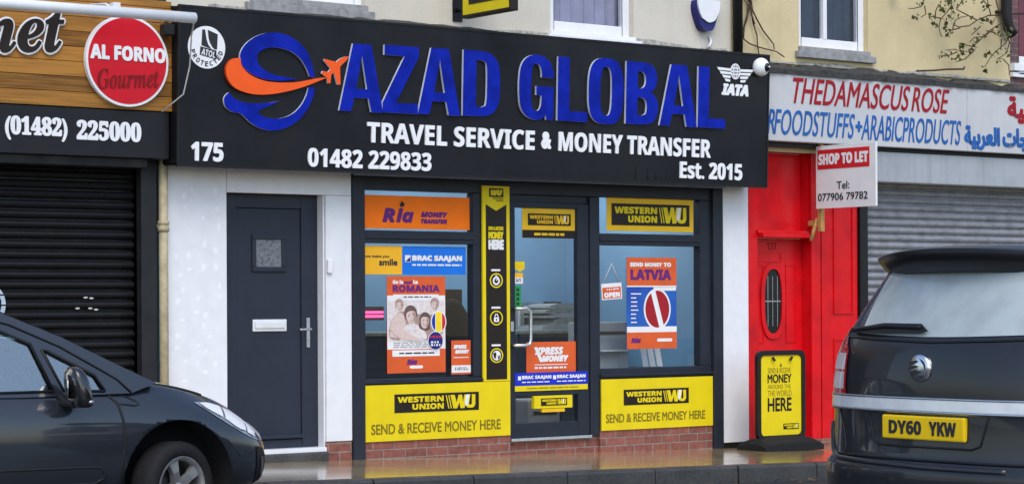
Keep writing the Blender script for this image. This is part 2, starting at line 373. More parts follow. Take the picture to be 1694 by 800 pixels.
class Flat:
    """collects flat shapes on a plane as ONE mesh; side faces may take another material"""
    def __init__(s, pl): s.pl = pl; s.mb = MB(); s.k = 0
    def shape(s, loops, c0, depth, mi=0, side=None):
        if not isinstance(loops[0][0], (tuple, list, Vector)): loops = [loops]
        vs, fs = fill(loops, depth); s._put(vs, fs, c0, mi, side); return s
    def _put(s, vs, fs, c0, mi, side=None):
        P = [s.pl(a, b, c+c0) for a, b, c in vs]
        for grp in (False, True):
            sel = []
            for f in fs:
                cs = [vs[i][2] for i in f]; is_side = max(cs)-min(cs) > 1e-7
                if is_side == grp: sel.append(f)
            if sel: s.mb.add(P, sel, side if (grp and side is not None) else mi)
    def text(s, t, style, x0, x1, z0, z1, c0, depth, mi=0, fat=0, shear=0, side=None, rot=0):
        vs, fs = glyphs(t, style, shear, depth)
        ax0, ax1 = min(v[0] for v in vs), max(v[0] for v in vs); az0, az1 = min(v[1] for v in vs), max(v[1] for v in vs)
        offs = [(0, 0)] if not fat else [(0, 0), (-fat, 0), (fat, 0), (0, -fat), (0, fat), (-fat*.7, -fat*.7), (fat*.7, fat*.7), (-fat*.7, fat*.7), (fat*.7, -fat*.7)]
        sx = (x1-x0-2*fat)/(ax1-ax0); sz = (z1-z0-2*fat)/(az1-az0)
        cx, cz = (x0+x1)/2, (z0+z1)/2; cr, sr = math.cos(rot), math.sin(rot)
        for k, (dx, dz) in enumerate(offs):
            q = []
            for a, b, c in vs:
                X, Z = x0+fat+(a-ax0)*sx+dx, z0+fat+(b-az0)*sz+dz
                X, Z = cx+(X-cx)*cr-(Z-cz)*sr, cz+(X-cx)*sr+(Z-cz)*cr
                q.append((X, Z, c))
            s._put(q, fs, c0+k*.00012, mi, side)
        return s
    def dashes(s, x0, x1, z0, z1, c0, mi=0, rows=1):
        """unreadable small print: short bars"""
        for r in range(rows):
            zc = z1-(z1-z0)*(r+.5)/rows; h = (z1-z0)/rows*.32; x = x0
            while x < x1-.01:
                L = min(random.uniform(.3, 1.0)*max(.03, (x1-x0)*.22), x1-x)
                s.mb.add([s.pl(x, zc-h, c0), s.pl(x+L, zc-h, c0), s.pl(x+L, zc+h, c0), s.pl(x, zc+h, c0)], [(0, 1, 2, 3)], mi); x += L+.012
        return s
    def done(s, name, mats, parent=None): return obj(name, s.mb, mats, parent)
def uni(t, style):
    base = {'bold': (0x1D5D4, 0x1D5EE, 0x1D7EC), 'boldit': (0x1D63C, 0x1D656, 0x1D7EC), 'serif': (0x1D400, 0x1D41A, 0x1D7CE), 'serifit': (0x1D468, 0x1D482, 0x1D7CE)}.get(style)
    if not base: return t
    out = ''
    for ch in t:
        if 'A' <= ch <= 'Z': out += chr(base[0]+ord(ch)-65)
        elif 'a' <= ch <= 'z': out += chr(base[1]+ord(ch)-97)
        elif '0' <= ch <= '9': out += chr(base[2]+ord(ch)-48)
        else: out += ch
    return out
_gl = {}
def glyphs(t, style, shear, depth):
    k = (t, style, shear, depth)
    if k not in _gl:
        cu = bpy.data.curves.new('tmp', 'FONT'); cu.body = uni(t, style); cu.size = 1; cu.shear = shear; cu.extrude = depth/2; cu.resolution_u = 4
        _gl[k] = curve_data(cu, depth)
    return _gl[k]

# ---------------------------------------------------------------- ground
def strip(name, y0, y1, dz, m, x0=-60, x1=80, thick=None):
    mb = MB(); n = 28
    for i in range(n):
        a, b = x0+(x1-x0)*i/n, x0+(x1-x0)*(i+1)/n
        mb.quad((a, y0, gz(a)+dz), (b, y0, gz(b)+dz), (b, y1, gz(b)+dz), (a, y1, gz(a)+dz))
        if thick: mb.quad((a, y0, gz(a)+dz), (b, y0, gz(b)+dz), (b, y0, gz(b)+dz-thick), (a, y0, gz(a)+dz-thick))
    return struct(obj(name, mb, m))
strip('road', -300, 12, -.15, M['asphalt'], -300, 300)
strip('pavement', -2.04, 6, 0, M['pavement'])
# kerb stones with rounded arris and joints
mb = MB(); x = 0.0
while x < 30:
    L = .915; d = random.uniform(-.006, .006)
    a, b = x+.006, x+L-.006
    prof = [(-2.042, -.3), (-2.042, .004), (-2.145, .002), (-2.165, -.006), (-2.173, -.022), (-2.178, -.3)]
    vs = [(a, y+d, gz(a)+z) for y, z in prof]+[(b, y+d, gz(b)+z) for y, z in prof]; n = len(prof)
    mb.add(vs, [(i, i+1, n+i+1, n+i) for i in range(n-1)]+[tuple(range(n)), tuple(range(2*n-1, n-1, -1))]); x += L
struct(obj('kerb', mb, M['kerb']))
struct(box('ground', -60, 80, 6.0, 200, -1.5, -.6, M['pavement']))

# ---------------------------------------------------------------- buildings
def wall_holes(x0, x1, z0, z1, holes, y0, depth, mb=None, back=True):
    mb = mb or MB()
    xs = sorted({x0, x1, *[h[0] for h in holes], *[h[1] for h in holes]}); zs = sorted({z0, z1, *[h[2] for h in holes], *[h[3] for h in holes]})
    for i in range(len(xs)-1):
        for j in range(len(zs)-1):
            a, b, c, d = xs[i], xs[i+1], zs[j], zs[j+1]; mx, mz = (a+b)/2, (c+d)/2
            if any(h[0] < mx < h[1] and h[2] < mz < h[3] for h in holes): continue
            mb.quad((a, y0, c), (b, y0, c), (b, y0, d), (a, y0, d))
    for a, b, c, d in holes:
        y1 = y0+depth
        mb.quad((a, y0, c), (a, y1, c), (a, y1, d), (a, y0, d)); mb.quad((b, y0, c), (b, y1, c), (b, y1, d), (b, y0, d))
        mb.quad((a, y0, c), (b, y0, c), (b, y1, c), (a, y1, c)); mb.quad((a, y0, d), (b, y0, d), (b, y1, d), (a, y1, d))
    return mb
def shell(mb, x0, x1, z0, z1, y0, y1):
    """sides, back and top of a building behind its front face"""
    mb.quad((x0, y0, z0), (x0, y1, z0), (x0, y1, z1), (x0, y0, z1)); mb.quad((x1, y0, z0), (x1, y1, z0), (x1, y1, z1), (x1, y0, z1))
    mb.quad((x0, y1, z0), (x1, y1, z0), (x1, y1, z1), (x0, y1, z1)); mb.quad((x0, y0, z1), (x1, y0, z1), (x1, y1, z1), (x0, y1, z1))
    return mb
def upper_window(parent, x0, x1, z0, z1, y, mull=None, backing='curtain', fw=.075, sill=.12, sillm='sill grey', frame_y=.06):
    f = MB(); fy0, fy1 = y+frame_y, y+frame_y+.06
    f.box(x0, x0+fw, fy0, fy1, z0, z1); f.box(x1-fw, x1, fy0, fy1, z0, z1)
    f.box(x0+fw, x1-fw, fy0, fy1, z0, z0+fw*1.15); f.box(x0+fw, x1-fw, fy0, fy1, z1-fw, z1)
    fr = obj('window_frame', f, M['white upvc'], parent, .008)
    g = MB(); g.quad((x0+fw, fy0+.03, z0+fw), (x1-fw, fy0+.03, z0+fw), (x1-fw, fy0+.03, z1-fw), (x0+fw, fy0+.03, z1-fw))
    obj('pane', g, M['glass dark'], fr)
    if mull: box('mullion', mull-.026, mull+.026, fy0-.004, fy1-.01, z0+fw*1.15, z1-fw, M['white upvc'], fr)
    b = MB(); n = 24
    for i in range(n):                                             # curtain in soft folds; same mesh carries the dim room sheet
        xa, xb = x0+(x1-x0)*i/n, x0+(x1-x0)*(i+1)/n
        ya, yb = fy1+.08+.02*math.sin(i*1.9), fy1+.08+.02*math.sin((i+1)*1.9)
        b.quad((xa, ya, z0), (xb, yb, z0), (xb, yb, z1), (xa, ya, z1))
    if backing: obj('curtain', b, M[backing], fr)
    s = MB(); s.box(x0-.06, x1+.06, y-.06, y+frame_y, z0-sill, z0-sill*.45); s.box(x0-.01, x1+.01, y-.03, y+frame_y-.003, z0-sill*.45+.002, z0-.004)
    obj('window_sill', s, M[sillm], parent, .006)

# ragged flashing along the top of a fascia
def ragged(parent, x0, x1, y0, y1, zb, amp, m, name='flashing', seed=1):
    rnd = random.Random(seed); mb = MB(); n = int((x1-x0)/.07); prev = None; t = amp*.5
    for i in range(n+1):
        x = x0+(x1-x0)*i/n; t = min(amp, max(amp*.3, t+rnd.uniform(-1, 1)*amp*.16))
        yy = y0+rnd.uniform(-.012, .012)
        cur = [(x, yy, zb), (x, yy, zb+t*.55), (x, (y0+y1)/2, zb+t*.9+rnd.uniform(0, .01)), (x, y1, zb+t*1.25+.01)]
        if prev: mb.add(prev+cur, [(k, k+1, k+5, k+4) for k in range(3)])
        prev = cur
    return obj(name, mb, m, parent)

SY = -.33       # front of the big fascia
# ---- the travel agency
TA = thing('shop_building', 'cream rendered terrace shop with white clad ground floor under the big black fascia', 'building', (11.5, 0, gz(11.5)))
W1 = (9.40, 10.53, 3.87, 5.2); W2 = (12.531, 13.522, 3.80, 5.1)
mb = wall_holes(8.50, 14.75, 2.5, 6.6, [W1, W2], 0, .16); shell(mb, 8.50, 14.75, 2.5, 6.6, 0, 6)
obj('wall', mb, M['cream wall'], TA)
upper_window(TA, *W1, 0, None, 'curtain', .075, .13, 'sill grey'); upper_window(TA, *W2, 0, None, 'curtain', .085, .09, 'white upvc')
ragged(TA, 8.52, 14.86, -.30, -.003, 3.665, .075, M['mould'], 'lead_flashing', 3)
ragged(TA, 9.0, 14.70, -.02, .002, 3.72, .055, M['peel'], 'peeling_paint_edge', 5)
obj('downpipe', MB().tube([(14.79, -.06, 3.70), (14.79, -.06, 6.6)], .048, 14), M['pipe black'], TA)
# cladding
LP = obj('cladding_panel', MB().box(8.59, 9.150, -.02, .06, gz(8.6)-.02, 2.44), M['white clad'], TA, .004)
mb = MB(); mb.box(9.154, 10.36, -.02, .06, 2.242, 2.44); mb.box(10.105, 10.36, -.02, .06, .167, 2.240); mb.box(10.088, 10.103, .0, .11, .12, 2.240)
obj('cladding_panel', mb, M['white clad'], TA, .003)
obj('cladding_panel', MB().box(14.615, 14.95, -.02, .3, -.03, 2.44), M['white clad'], TA, .004)
box('dark_gap_filler', 14.62, 14.945, -.005, .29, -.5, -.034, M['black'], TA)  # black block added for the dark gap; stops light leaking under the panel
# dabs of adhesive pressing through the left panel
rnd = random.Random(4); used = []
while len(used) < 34:
    c = (8.67+.42*rnd.random(), .70+1.62*rnd.random())
    if any(math.hypot(c[0]-u[0], c[1]-u[1]) < .085 for u in used): continue
    used.append(c); obj('filler_spot', MB().ball((c[0], -.0195, c[1]), (.014+.016*rnd.random(), .0016, .018+.020*rnd.random()), 14), M['white spot'], LP)
mb = MB(); mb.box(10.10, 10.36, -.012, .2, gz(10.3)-.3, .165); mb.box(10.49, 12.05, -.008, .2, -.35, .145); mb.box(12.05, 13.09, .03, .3, -.35, .10); mb.box(13.09, 14.48, -.008, .2, -.4, .145)
obj('brick_plinth', mb, M['brick'], TA)
# posts and frame of the shopfront
for x0, x1 in ((10.365, 10.488), (14.482, 14.608)): obj('shopfront_post', MB().box(x0, x1, -.035, .12, gz(x0)-.05, 2.43), M['anthracite'], TA, .006)
fr = MB()
fr.box(10.49, 14.48, .0, .12, 2.30, 2.47)                                     # head
fr.box(10.49, 11.74, .0, .10, 1.845, 1.955); fr.box(10.49, 11.74, .0, .10, .612, .676)  # left transom, sill rail
fr.box(11.655, 11.738, .001, .098, .678, 2.298)
fr.box(10.4885, 10.515, .002, .098, .678, 2.298)
fr.box(11.74, 12.045, .0, .12, .145, 2.298)                                    # post behind the tall strip
fr.box(12.985, 13.10, .0, .12, .10, 2.298)
fr.box(13.102, 14.48, .0, .10, 1.855, 1.965); fr.box(13.102, 14.48, .0, .10, .615, .715)
fr.box(14.34, 14.4805, .001, .098, .717, 2.298)
fr.box(12.047, 12.983, .03, .12, 2.232, 2.2985)
SF = obj('shopfront_frame', fr, M['anthracite'], TA, .005)
for q in ((10.49, 11.655, -.012, .0, 1.885, 1.91), (13.1, 14.34, -.012, .0, 1.895, 1.92), (10.49, 11.74, -.03, -.002, .64, .662), (13.09, 14.48, -.03, -.002, .64, .662)): obj('glazing_bead', MB().box(*q), M['anthracite'], SF, .003)
obj('fascia_edge_strip', MB().box(10.37, 14.60, -.075, -.04, 2.415, 2.437), M['steel'], TA, .003)
def pane(x0, x1, z0, z1, y=.045, p=None, m='glass'):
    return obj('pane', MB().quad((x0, y, z0), (x1, y, z0), (x1, y, z1), (x0, y, z1)), M[m], p or TA)
pane(10.515, 11.655, 1.955, 2.30); pane(10.515, 11.655, .676, 1.845); pane(13.1, 14.34, 1.965, 2.30); pane(13.1, 14.34, .715, 1.855)
# soffit under the fascia
box('soffit', 8.52, 14.87, -.30, .02, 2.445, 2.475, M['black'], TA)
# room behind the glass
rm = MB(); X0, X1, Y0, Y1, Z0, Z1 = 10.40, 14.60, .14, 4.2, .02, 2.75
rm.quad((X0, Y1, Z0), (X1, Y1, Z0), (X1, Y1, Z1), (X0, Y1, Z1)); rm.quad((X0, Y0, Z0), (X0, Y1, Z0), (X0, Y1, Z1), (X0, Y0, Z1))
rm.quad((X1, Y0, Z0), (X1, Y1, Z0), (X1, Y1, Z1), (X1, Y0, Z1)); rm.quad((X0, Y0, Z1), (X1, Y0, Z1), (X1, Y1, Z1), (X0, Y1, Z1))
rm.box(12.0, X1-.003, 2.4, 2.5, Z0, Z1-.002)
obj('interior_wall', rm, M['inside blue'], TA)
for x in (11.2, 12.6, 13.9): obj('ceiling_light', MB().box(x-.3, x+.3, .7, 1.9, 2.70, 2.745), M['ceiling panel'], TA)
obj('interior_floor', MB().quad((X0, Y0, Z0), (X1, Y0, Z0), (X1, Y1, Z0), (X0, Y1, Z0)), M['inside floor'], TA)
# shop door
d = MB()
d.box(12.05, 12.128, .012, .07, .115, 2.228); d.box(12.845, 12.98, .012, .07, .115, 2.228); d.box(12.129, 12.844, .013, .069, .115, .244); d.box(12.129, 12.844, .013, .069, .49, .562); d.box(12.129, 12.844, .013, .069, 2.182, 2.227)
SD = obj('shop_door', d, M['anthracite'], TA, .004)
pane(12.129, 12.844, .562, 2.182, .04, SD); pane(12.129, 12.844, .244, .49, .04, SD)
obj('pull_handle', MB().tube([(12.10, .012, 1.275), (12.10, -.05, 1.275), (12.20, -.055, 1.275), (12.245, -.055, 1.255), (12.25, -.055, 1.2), (12.25, -.055, 1.0), (12.24, -.055, .955), (12.2, -.055, .945), (12.08, -.05, .945), (12.08, .012, .945)], .016, 10), M['steel'], SD)
box('lock', 12.065, 12.10, -.004, .012, 1.07, 1.16, M['steel'], SD, .003)
box('threshold', 12.055, 12.985, -.02, .10, .085, .112, M['steel'], TA, .004)
# front door to the flat
FD = obj('front_door', MB().box(9.305, 9.925, .10, .15, .20, 2.12), M['door grey'], TA, .004)
f = MB(); f.box(9.158, 9.303, .085, .16, .125, 2.24); f.box(9.928, 10.087, .085, .16, .125, 2.24); f.box(9.304, 9.927, .086, .159, 2.124, 2.24); f.box(9.304, 9.927, .088, .157, .125, .196)
obj('door_frame', f, M['door grey'], FD, .005)
f = MB()
for s_, t_ in ((0, .035),):
    f.box(9.453, 9.775, .082, .10, 1.597, 1.637); f.box(9.453, 9.775, .082, .10, 1.865, 1.905); f.box(9.453, 9.49, .083, .10, 1.638, 1.864); f.box(9.738, 9.775, .083, .10, 1.638, 1.864)
obj('window_surround', f, M['door grey'], FD, .006)
obj('pane', MB().quad((9.49, .096, 1.637), (9.738, .096, 1.637), (9.738, .096, 1.865), (9.49, .096, 1.865)), M['frost'], FD)
obj('letterbox', MB().box(9.455, 9.782, .086, .10, 1.10, 1.20).box(9.475, 9.762, .074, .086, 1.125, 1.18), M['satin chrome'], FD, .006)
obj('door_handle', MB().box(9.968, 10.002, .072, .085, .96, 1.21).tube([(9.985, .075, 1.115), (9.985, .03, 1.115), (9.96, .028, 1.114), (9.875, .028, 1.112)], .011, 8).tube([(9.985, .072, 1.03), (9.985, .062, 1.03)], .012, 10), M['steel'], FD, .003)
obj('weather_bar', MB().box(9.30, 9.93, .06, .10, .205, .235), M['door grey'], FD, .006)
obj('door_sill', MB().box(9.155, 10.10, -.03, .16, .085, .123), M['white upvc'], TA, .005)
obj('door_step', MB().box(9.14, 10.104, -.06, .2, gz(9.6)-.2, .082), M['kerb'], TA, .01)
tag(obj('door_sensor', MB().box(10.108, 10.155, -.048, -.021, 1.585, 1.70), M['white upvc'], None, .006), 'small white bell box on the white panel right of the dark door', 'bell')

# ---- the takeaway on the left
TK = thing('shop_building', 'takeaway building with closed black roller shutter behind the dark grey car', 'building', (6.5, 0, gz(6.5)))
mb = wall_holes(1.5, 8.498, -.5, 6.6, [(4.3, 8.353, -.45, 2.62)], .02, .25); shell(mb, 1.5, 8.498, -.5, 6.6, .02, 6)
obj('wall', mb, M['grey wall'], TK)
def shutter(x0, x1, z0, z1, y, pitch, m, parent):
    mb = MB(); z = z1; prof = []
    sec = [(0, 0), (-.006, .08), (-.022, .22), (-.028, .40), (-.024, .58), (-.008, .76), (.002, .82), (.012, .87), (.012, .97)]
    while z > z0:
        prof += [(y+dy, z-t*pitch) for dy, t in sec]; z -= pitch
    vs = [(x0, p[0], p[1]) for p in prof]+[(x1, p[0], p[1]) for p in prof]; n = len(prof)
    mb.add(vs, [(i, i+1, n+i+1, n+i) for i in range(n-1)], 0, False)
    return obj('roller_shutter', mb, m, parent)
SH = shutter(4.2, 8.353, -.2, 2.46, .09, .0785, M['shutter black'], TK)
gp = FP(.066); gr = Flat(gp)
gr.shape([smooth_poly(ell(7.13, 1.335, .125, .15, 20), 1), smooth_poly(ell(7.12, 1.335, .10, .12, 20), 1)], 0, .002)
gr.shape([(6.95, 1.22), (7.17, 1.085), (7.33, 1.06), (7.33, 1.085), (7.18, 1.11), (6.98, 1.24)], 0, .002); gr.done('graffiti', [mat('pale blue spray', (.42, .52, .62), .6, var=.2, scale=20)], SH)
for q in ((7.93, 1.385), (7.98, 1.38), (7.86, 1.30), (7.97, 1.30), (8.02, 1.29)): obj('paint_scuff', MB().ball((q[0], .069, q[1]), (.022, .003, .008), 8), M['cable'], SH)
box('shutter_housing', 4.2, 8.353, -.18, .12, 2.40, 2.62, M['shutter black'], TK, .01)
obj('pilaster', MB().box(8.353, 8.492, -.06, .12, gz(8.4)-.05, 2.62), mat('black stone', (.02, .021, .024), .45, var=.2), TK, .006)
dp = obj('drainpipe', MB().tube([(8.542, -.075, gz(8.5)), (8.542, -.075, 2.62)], .037, 14), M['pipe cream'], TK)
obj('pipe_collar', MB().lathe([(.037, -.045), (.046, -.045), (.046, -.012), (.042, -.010), (.042, .010), (.046, .012), (.046, .04), (.037, .04)], (8.542, -.075, 1.955), (0, 0, 1), 16).box(8.495, 8.589, -.06, -.02, 1.945, 1.965), M['pipe cream'], dp)
box('upper_ledge', 4.2, 8.49, -.24, .018, 3.70, 3.76, M['mould'], TK, .01)

# ---- the grocer's on the right
GR = thing('shop_building', 'yellow rendered terrace building with red doorway and grey roller shutter', 'building', (16.8, 0, gz(16.8)))
W3 = (15.68, 16.66, 3.865, 5.2)
mb = wall_holes(14.752, 18.84, 2.8, 6.6, [W3], .012, .16); shell(mb, 14.752, 18.84, 2.8, 6.6, .012, 6)
obj('wall', mb, M['yellow wall'], GR)
upper_window(GR, *W3, .012, 16.10, 'dim room', .085, .12, 'sill grey')  # dark sheet close behind the pane stands in for a dim room
ragged(GR, 14.90, 18.84, -.22, .011, 3.545, .115, M['mould'], 'lead_flashing', 9)
ragged(GR, 14.86, 18.82, -.015, .010, 3.67, .04, M['peel'], 'peeling_paint_edge', 11)
mb = wall_holes(14.952, 20.5, -.5, 2.9, [(15.185, 15.885, -.2, 1.955), (15.2, 15.87, 2.0, 2.80), (16.665, 20.4, -.4, 2.6)], .10, .12)
obj('red_shopfront', mb, M['red'], GR)
# door with its mouldings
RD = obj('red_door', MB().box(15.186, 15.884, .20, .25, gz(15.5)-.05, 1.954), M['red'], GR, .004)
mb = MB()
def frame_ring(mb, x0, x1, z0, z1, y0, y1, t):
    mb.box(x0, x1, y0, y1, z0, z0+t); mb.box(x0, x1, y0, y1, z1-t, z1); mb.box(x0, x0+t, y0+.001, y1, z0+t, z1-t); mb.box(x1-t, x1, y0+.001, y1, z0+t, z1-t)
frame_ring(mb, 15.25, 15.60, 1.72, 1.82, .19, .20, .012); frame_ring(mb, 15.255, 15.36, .92, 1.70, .19, .20, .012); frame_ring(mb, 15.66, 15.80, .92, 1.70, .19, .20, .012); frame_ring(mb, 15.27, 15.80, .1, .82, .19, .20, .014)
obj('door_mouldings', mb, M['red'], RD)
f = Flat(FP(.20)); f.shape([sup(15.475, 1.33, .165, .375, 40, 2.6), sup(15.475, 1.33, .118, .32, 40, 2.6)], 0, .022); ov = f.done('oval_frame', [M['red']], RD)
f = Flat(FP(.20)); f.shape(sup(15.475, 1.33, .12, .322, 40, 2.6), 0, .006); f.done('oval_pane', [M['leaded']], RD)
mb = MB()
for k in range(-1, 2): mb.box(15.473+k*.065-.003, 15.473+k*.065+.003, .188, .194, 1.08, 1.58)
mb.box(15.37, 15.58, .187, .193, 1.325, 1.335); obj('lead_strips', mb, M['steel'], RD)
f = Flat(FP(.20)); f.text('177', 'bold', 15.412, 15.535, 1.84, 1.915, 0, .006); f.done('door_number', [M['maroon']], RD)
mb = MB(); mb.box(15.19, 15.885, .02, .099, 1.957, 2.0); mb.box(15.17, 15.90, .075, .099, 2.0, 2.03)
obj('door_lintel', mb, M['red'], GR, .006)
box('fanlight_board', 15.202, 15.868, .19, .21, 2.002, 2.798, M['red'], GR, .004)
mb = MB(); mb.box(15.885, 16.01, .055, .099, gz(16)-.05, 2.88); mb.box(14.955, 15.06, .06, .099, gz(15)-.05, 2.88); mb.box(16.03, 16.54, .06, .099, gz(16.2)-.05, 2.88)
obj('red_pilaster', mb, M['red'], GR, .008)
mb = MB(); frame_ring(mb, 16.19, 16.47, 1.20, 2.62, .045, .06, .016); frame_ring(mb, 16.19, 16.47, .15, .95, .045, .06, .016); mb.box(14.95, 15.065, .05, .06, 1.05, 1.09); mb.box(14.95, 15.065, .05, .06, .5, .55)
obj('pilaster_mouldings', mb, M['red'], GR)
SG = shutter(16.665, 20.4, -.35, 2.56, .13, .0785, M['shutter grey'], GR)
box('shutter_guide', 16.552, 16.664, .03, .12, gz(16.6)-.05, 2.52, M['black'], GR, .006)
obj('shutter_housing', MB().box(16.08, 20.4, -.14, .095, 2.535, 2.84), M['housing grey'], GR, .01)
box('housing_gap', 15.0, 20.4, -.10, .094, 2.842, 2.885, M['black'], GR)
box('brick_step', 14.96, 16.6, .0, .098, gz(15.8)-.3, gz(15.8)+.06, M['brick'], GR, .01)

# ---- brick house at the right edge
BH = thing('brick_house', 'purple red brick house with white window sill at the far right edge', 'house', (20, 0, gz(20)))
mb = wall_holes(18.842, 24, 2.9, 6.6, [(19.0, 20.0, 3.9, 5.2)], .03, .12); wall_holes(20.42, 24, -.6, 2.9, [], .03, .12, mb); shell(mb, 18.842, 24, 2.9, 6.6, .03, 6); obj('wall', mb, M['dark brick'], BH)
upper_window(BH, 19.0, 20.0, 3.9, 5.2, .03, None, 'curtain red', .07, .14, 'white upvc')
mb = MB(); mb.box(18.845, 20.1, -.05, .028, 3.80, 3.88); mb.box(18.845, 20.1, -.03, .027, 3.735, 3.785); obj('stone_band', mb, M['white upvc'], BH, .006)

# ---------------------------------------------------------------- big fascia of the travel agency
FS = thing('fascia_sign', 'long black fascia sign with big blue raised letters AZAD GLOBAL', 'sign', (11.7, SY, 2.42))
obj('sign_board', MB().box(8.53, 14.905, SY, -.05, 2.425, 3.68), M['sign black'], FS, .006)
mb = MB(); mb.box(8.525, 14.91, SY-.006, SY+.02, 2.415, 2.432); mb.box(8.525, 14.91, SY-.006, SY+.02, 3.672, 3.69); mb.box(8.522, 8.54, SY-.0055, SY+.02, 2.433, 3.671); mb.box(14.895, 14.912, SY-.0055, SY+.02, 2.433, 3.671)
obj('edge_trim', mb, M['black'], FS)
G = {
 'A': [[(0, 0), (.29, 1), (.71, 1), (1, 0), (.73, 0), (.665, .20), (.335, .20), (.27, 0)], [(.375, .335), (.625, .335), (.5, .83)]],
 'Z': [[(0, 0), (1, 0), (1, .15), (.37, .15), (1, .85), (1, 1), (.03, 1), (.03, .85), (.60, .85), (0, .15)]],
 'D': [[(0, 0), (.52, 0), (.78, .035), (.94, .15), (1, .32), (1, .68), (.94, .85), (.78, .965), (.52, 1), (0, 1)], [(.35, .14), (.5, .14), (.61, .17), (.645, .26), (.645, .74), (.61, .83), (.5, .86), (.35, .86)]],
 'G': [[(1, .66), (.65, .66), (.65, .75), (.60, .85), (.5, .875), (.39, .84), (.345, .73), (.345, .27), (.39, .16), (.5, .125), (.60, .15), (.65, .25), (.65, .38), (.5, .38), (.5, .52), (1, .52), (1, 0), (.80, 0), (.78, .075), (.68, .01), (.5, -.015), (.25, .02), (.07, .13), (0, .32), (0, .68), (.07, .87), (.25, .98), (.5, 1.015), (.75, .98), (.93, .88), (1, .73)]],
 'L': [[(0, 0), (1, 0), (1, .155), (.39, .155), (.39, 1), (0, 1)]],
 'O': None,
 'B': [[(0, 0), (.55, 0), (.8, .03), (.95, .12), (1, .26), (.97, .4), (.87, .49), (.74, .525), (.86, .57), (.94, .66), (.96, .77), (.9, .9), (.75, .98), (.55, 1), (0, 1)], [(.35, .145), (.52, .145), (.62, .18), (.65, .285), (.62, .39), (.52, .435), (.35, .435)], [(.35, .58), (.49, .58), (.58, .62), (.61, .715), (.58, .81), (.49, .855), (.35, .855)]],
}
pl = FP(SY)
for ch, x0, x1, z0, z1 in (('A', 10.017, 10.453, 2.925, 3.485), ('Z', 10.447, 10.807, 2.93, 3.495), ('A', 10.807, 11.248, 2.936, 3.50), ('D', 11.275, 11.672, 2.942, 3.507),
                           ('G', 11.880, 12.265, 2.945, 3.508), ('L', 12.312, 12.653, 2.946, 3.512), ('O', 12.664, 13.071, 2.945, 3.522), ('B', 13.104, 13.492, 2.952, 3.52), ('A', 13.510, 13.968, 2.955, 3.523), ('L', 13.980, 14.327, 2.958, 3.525)):
    loops = [sup(.5, .5, .5, .515, 44, 3.0), sup(.5, .5, .165, .38, 44, 3.2)] if ch == 'O' else [smooth_poly(l, 2, 50) if ch in 'DGB' else l for l in G[ch]]
    f = Flat(pl); f.shape([[(x0+(x1-x0)*a, z0+(z1-z0)*b) for a, b in l] for l in loops], .004, .024, 0, 1)
    f.done('letter', [M['letter blue'], M['letter side']], FS)
def line(t, style, x0, x1, z0, z1, fat=.006, depth=.012, m='white', plane=pl, parent=FS, c0=.002, shear=0, name='lettering', rot=0):
    f = Flat(plane); f.text(t, style, x0, x1, z0, z1, c0, depth, 0, fat, shear, None, rot); return f.done(name, [M[m]], parent)
line('175', 'bold', 8.645, 8.938, 2.463, 2.615, .004)
line('01482 229833', 'bold', 9.731, 10.966, 2.452, 2.608, .003)
line('TRAVEL SERVICE', 'bold', 10.307, 12.075, 2.672, 2.846, .003)
f = Flat(pl); f.text('&', 'gill', 12.150, 12.262, 2.688, 2.842, .002, .012, 0, .011); f.done('lettering', [M['white']], FS)
line('MONEY TRANSFER', 'bold', 12.345, 14.165, 2.676, 2.850, .003)
line('Est. 2015', 'bold', 13.785, 14.572, 2.477, 2.635, .003)
LOGO_UP = [(9.608, 3.162), (9.457, 3.135), (9.287, 3.141), (9.161, 3.183), (9.088, 3.242), (9.067, 3.296), (9.078, 3.36), (9.141, 3.437), (9.247, 3.499), (9.374, 3.526), (9.503, 3.517), (9.632, 3.46), (9.718, 3.373), (9.761, 3.264), (9.778, 3.181), (9.728, 3.188), (9.696, 3.26), (9.631, 3.34), (9.523, 3.394), (9.395, 3.408), (9.31, 3.393), (9.246, 3.362), (9.225, 3.315), (9.235, 3.269), (9.287, 3.218), (9.394, 3.178)]
LOGO_LOW = [(9.778, 3.106), (9.771, 3.041), (9.726, 2.936), (9.639, 2.83), (9.52, 2.76), (9.391, 2.727), (9.274, 2.74), (9.179, 2.782), (9.117, 2.834), (9.075, 2.863), (9.013, 2.86), (8.95, 2.893), (8.926, 2.943), (8.934, 2.988), (8.972, 3.018), (8.997, 2.992), (9.034, 2.966), (9.117, 2.943), (9.244, 2.944), (9.35, 2.955), (9.435, 2.972), (9.371, 2.937), (9.286, 2.906), (9.243, 2.882), (9.264, 2.85), (9.349, 2.826), (9.456, 2.831), (9.563, 2.867), (9.65, 2.942), (9.705, 3.037), (9.717, 3.098)]
LOGO_OR = [(9.073, 3.3), (8.994, 3.291), (8.948, 3.243), (8.936, 3.188), (8.952, 3.125), (9.003, 3.065), (9.097, 3.028), (9.223, 3.012), (9.371, 3.024), (9.521, 3.056), (9.673, 3.101), (9.782, 3.144), (9.892, 3.188), (9.826, 3.184), (9.717, 3.159), (9.608, 3.134), (9.457, 3.121), (9.308, 3.123), (9.182, 3.157), (9.108, 3.203), (9.073, 3.251)]
PLANE = [(10.104, 3.375), (10.089, 3.344), (10.03, 3.295), (10.021, 3.279), (10.029, 3.139), (9.998, 3.135), (9.963, 3.235), (9.937, 3.214), (9.93, 3.147), (9.905, 3.141), (9.892, 3.188), (9.844, 3.22), (9.853, 3.24), (9.906, 3.235), (9.93, 3.263), (9.867, 3.323), (9.867, 3.341), (9.986, 3.322), (10.015, 3.35), (10.075, 3.373)]
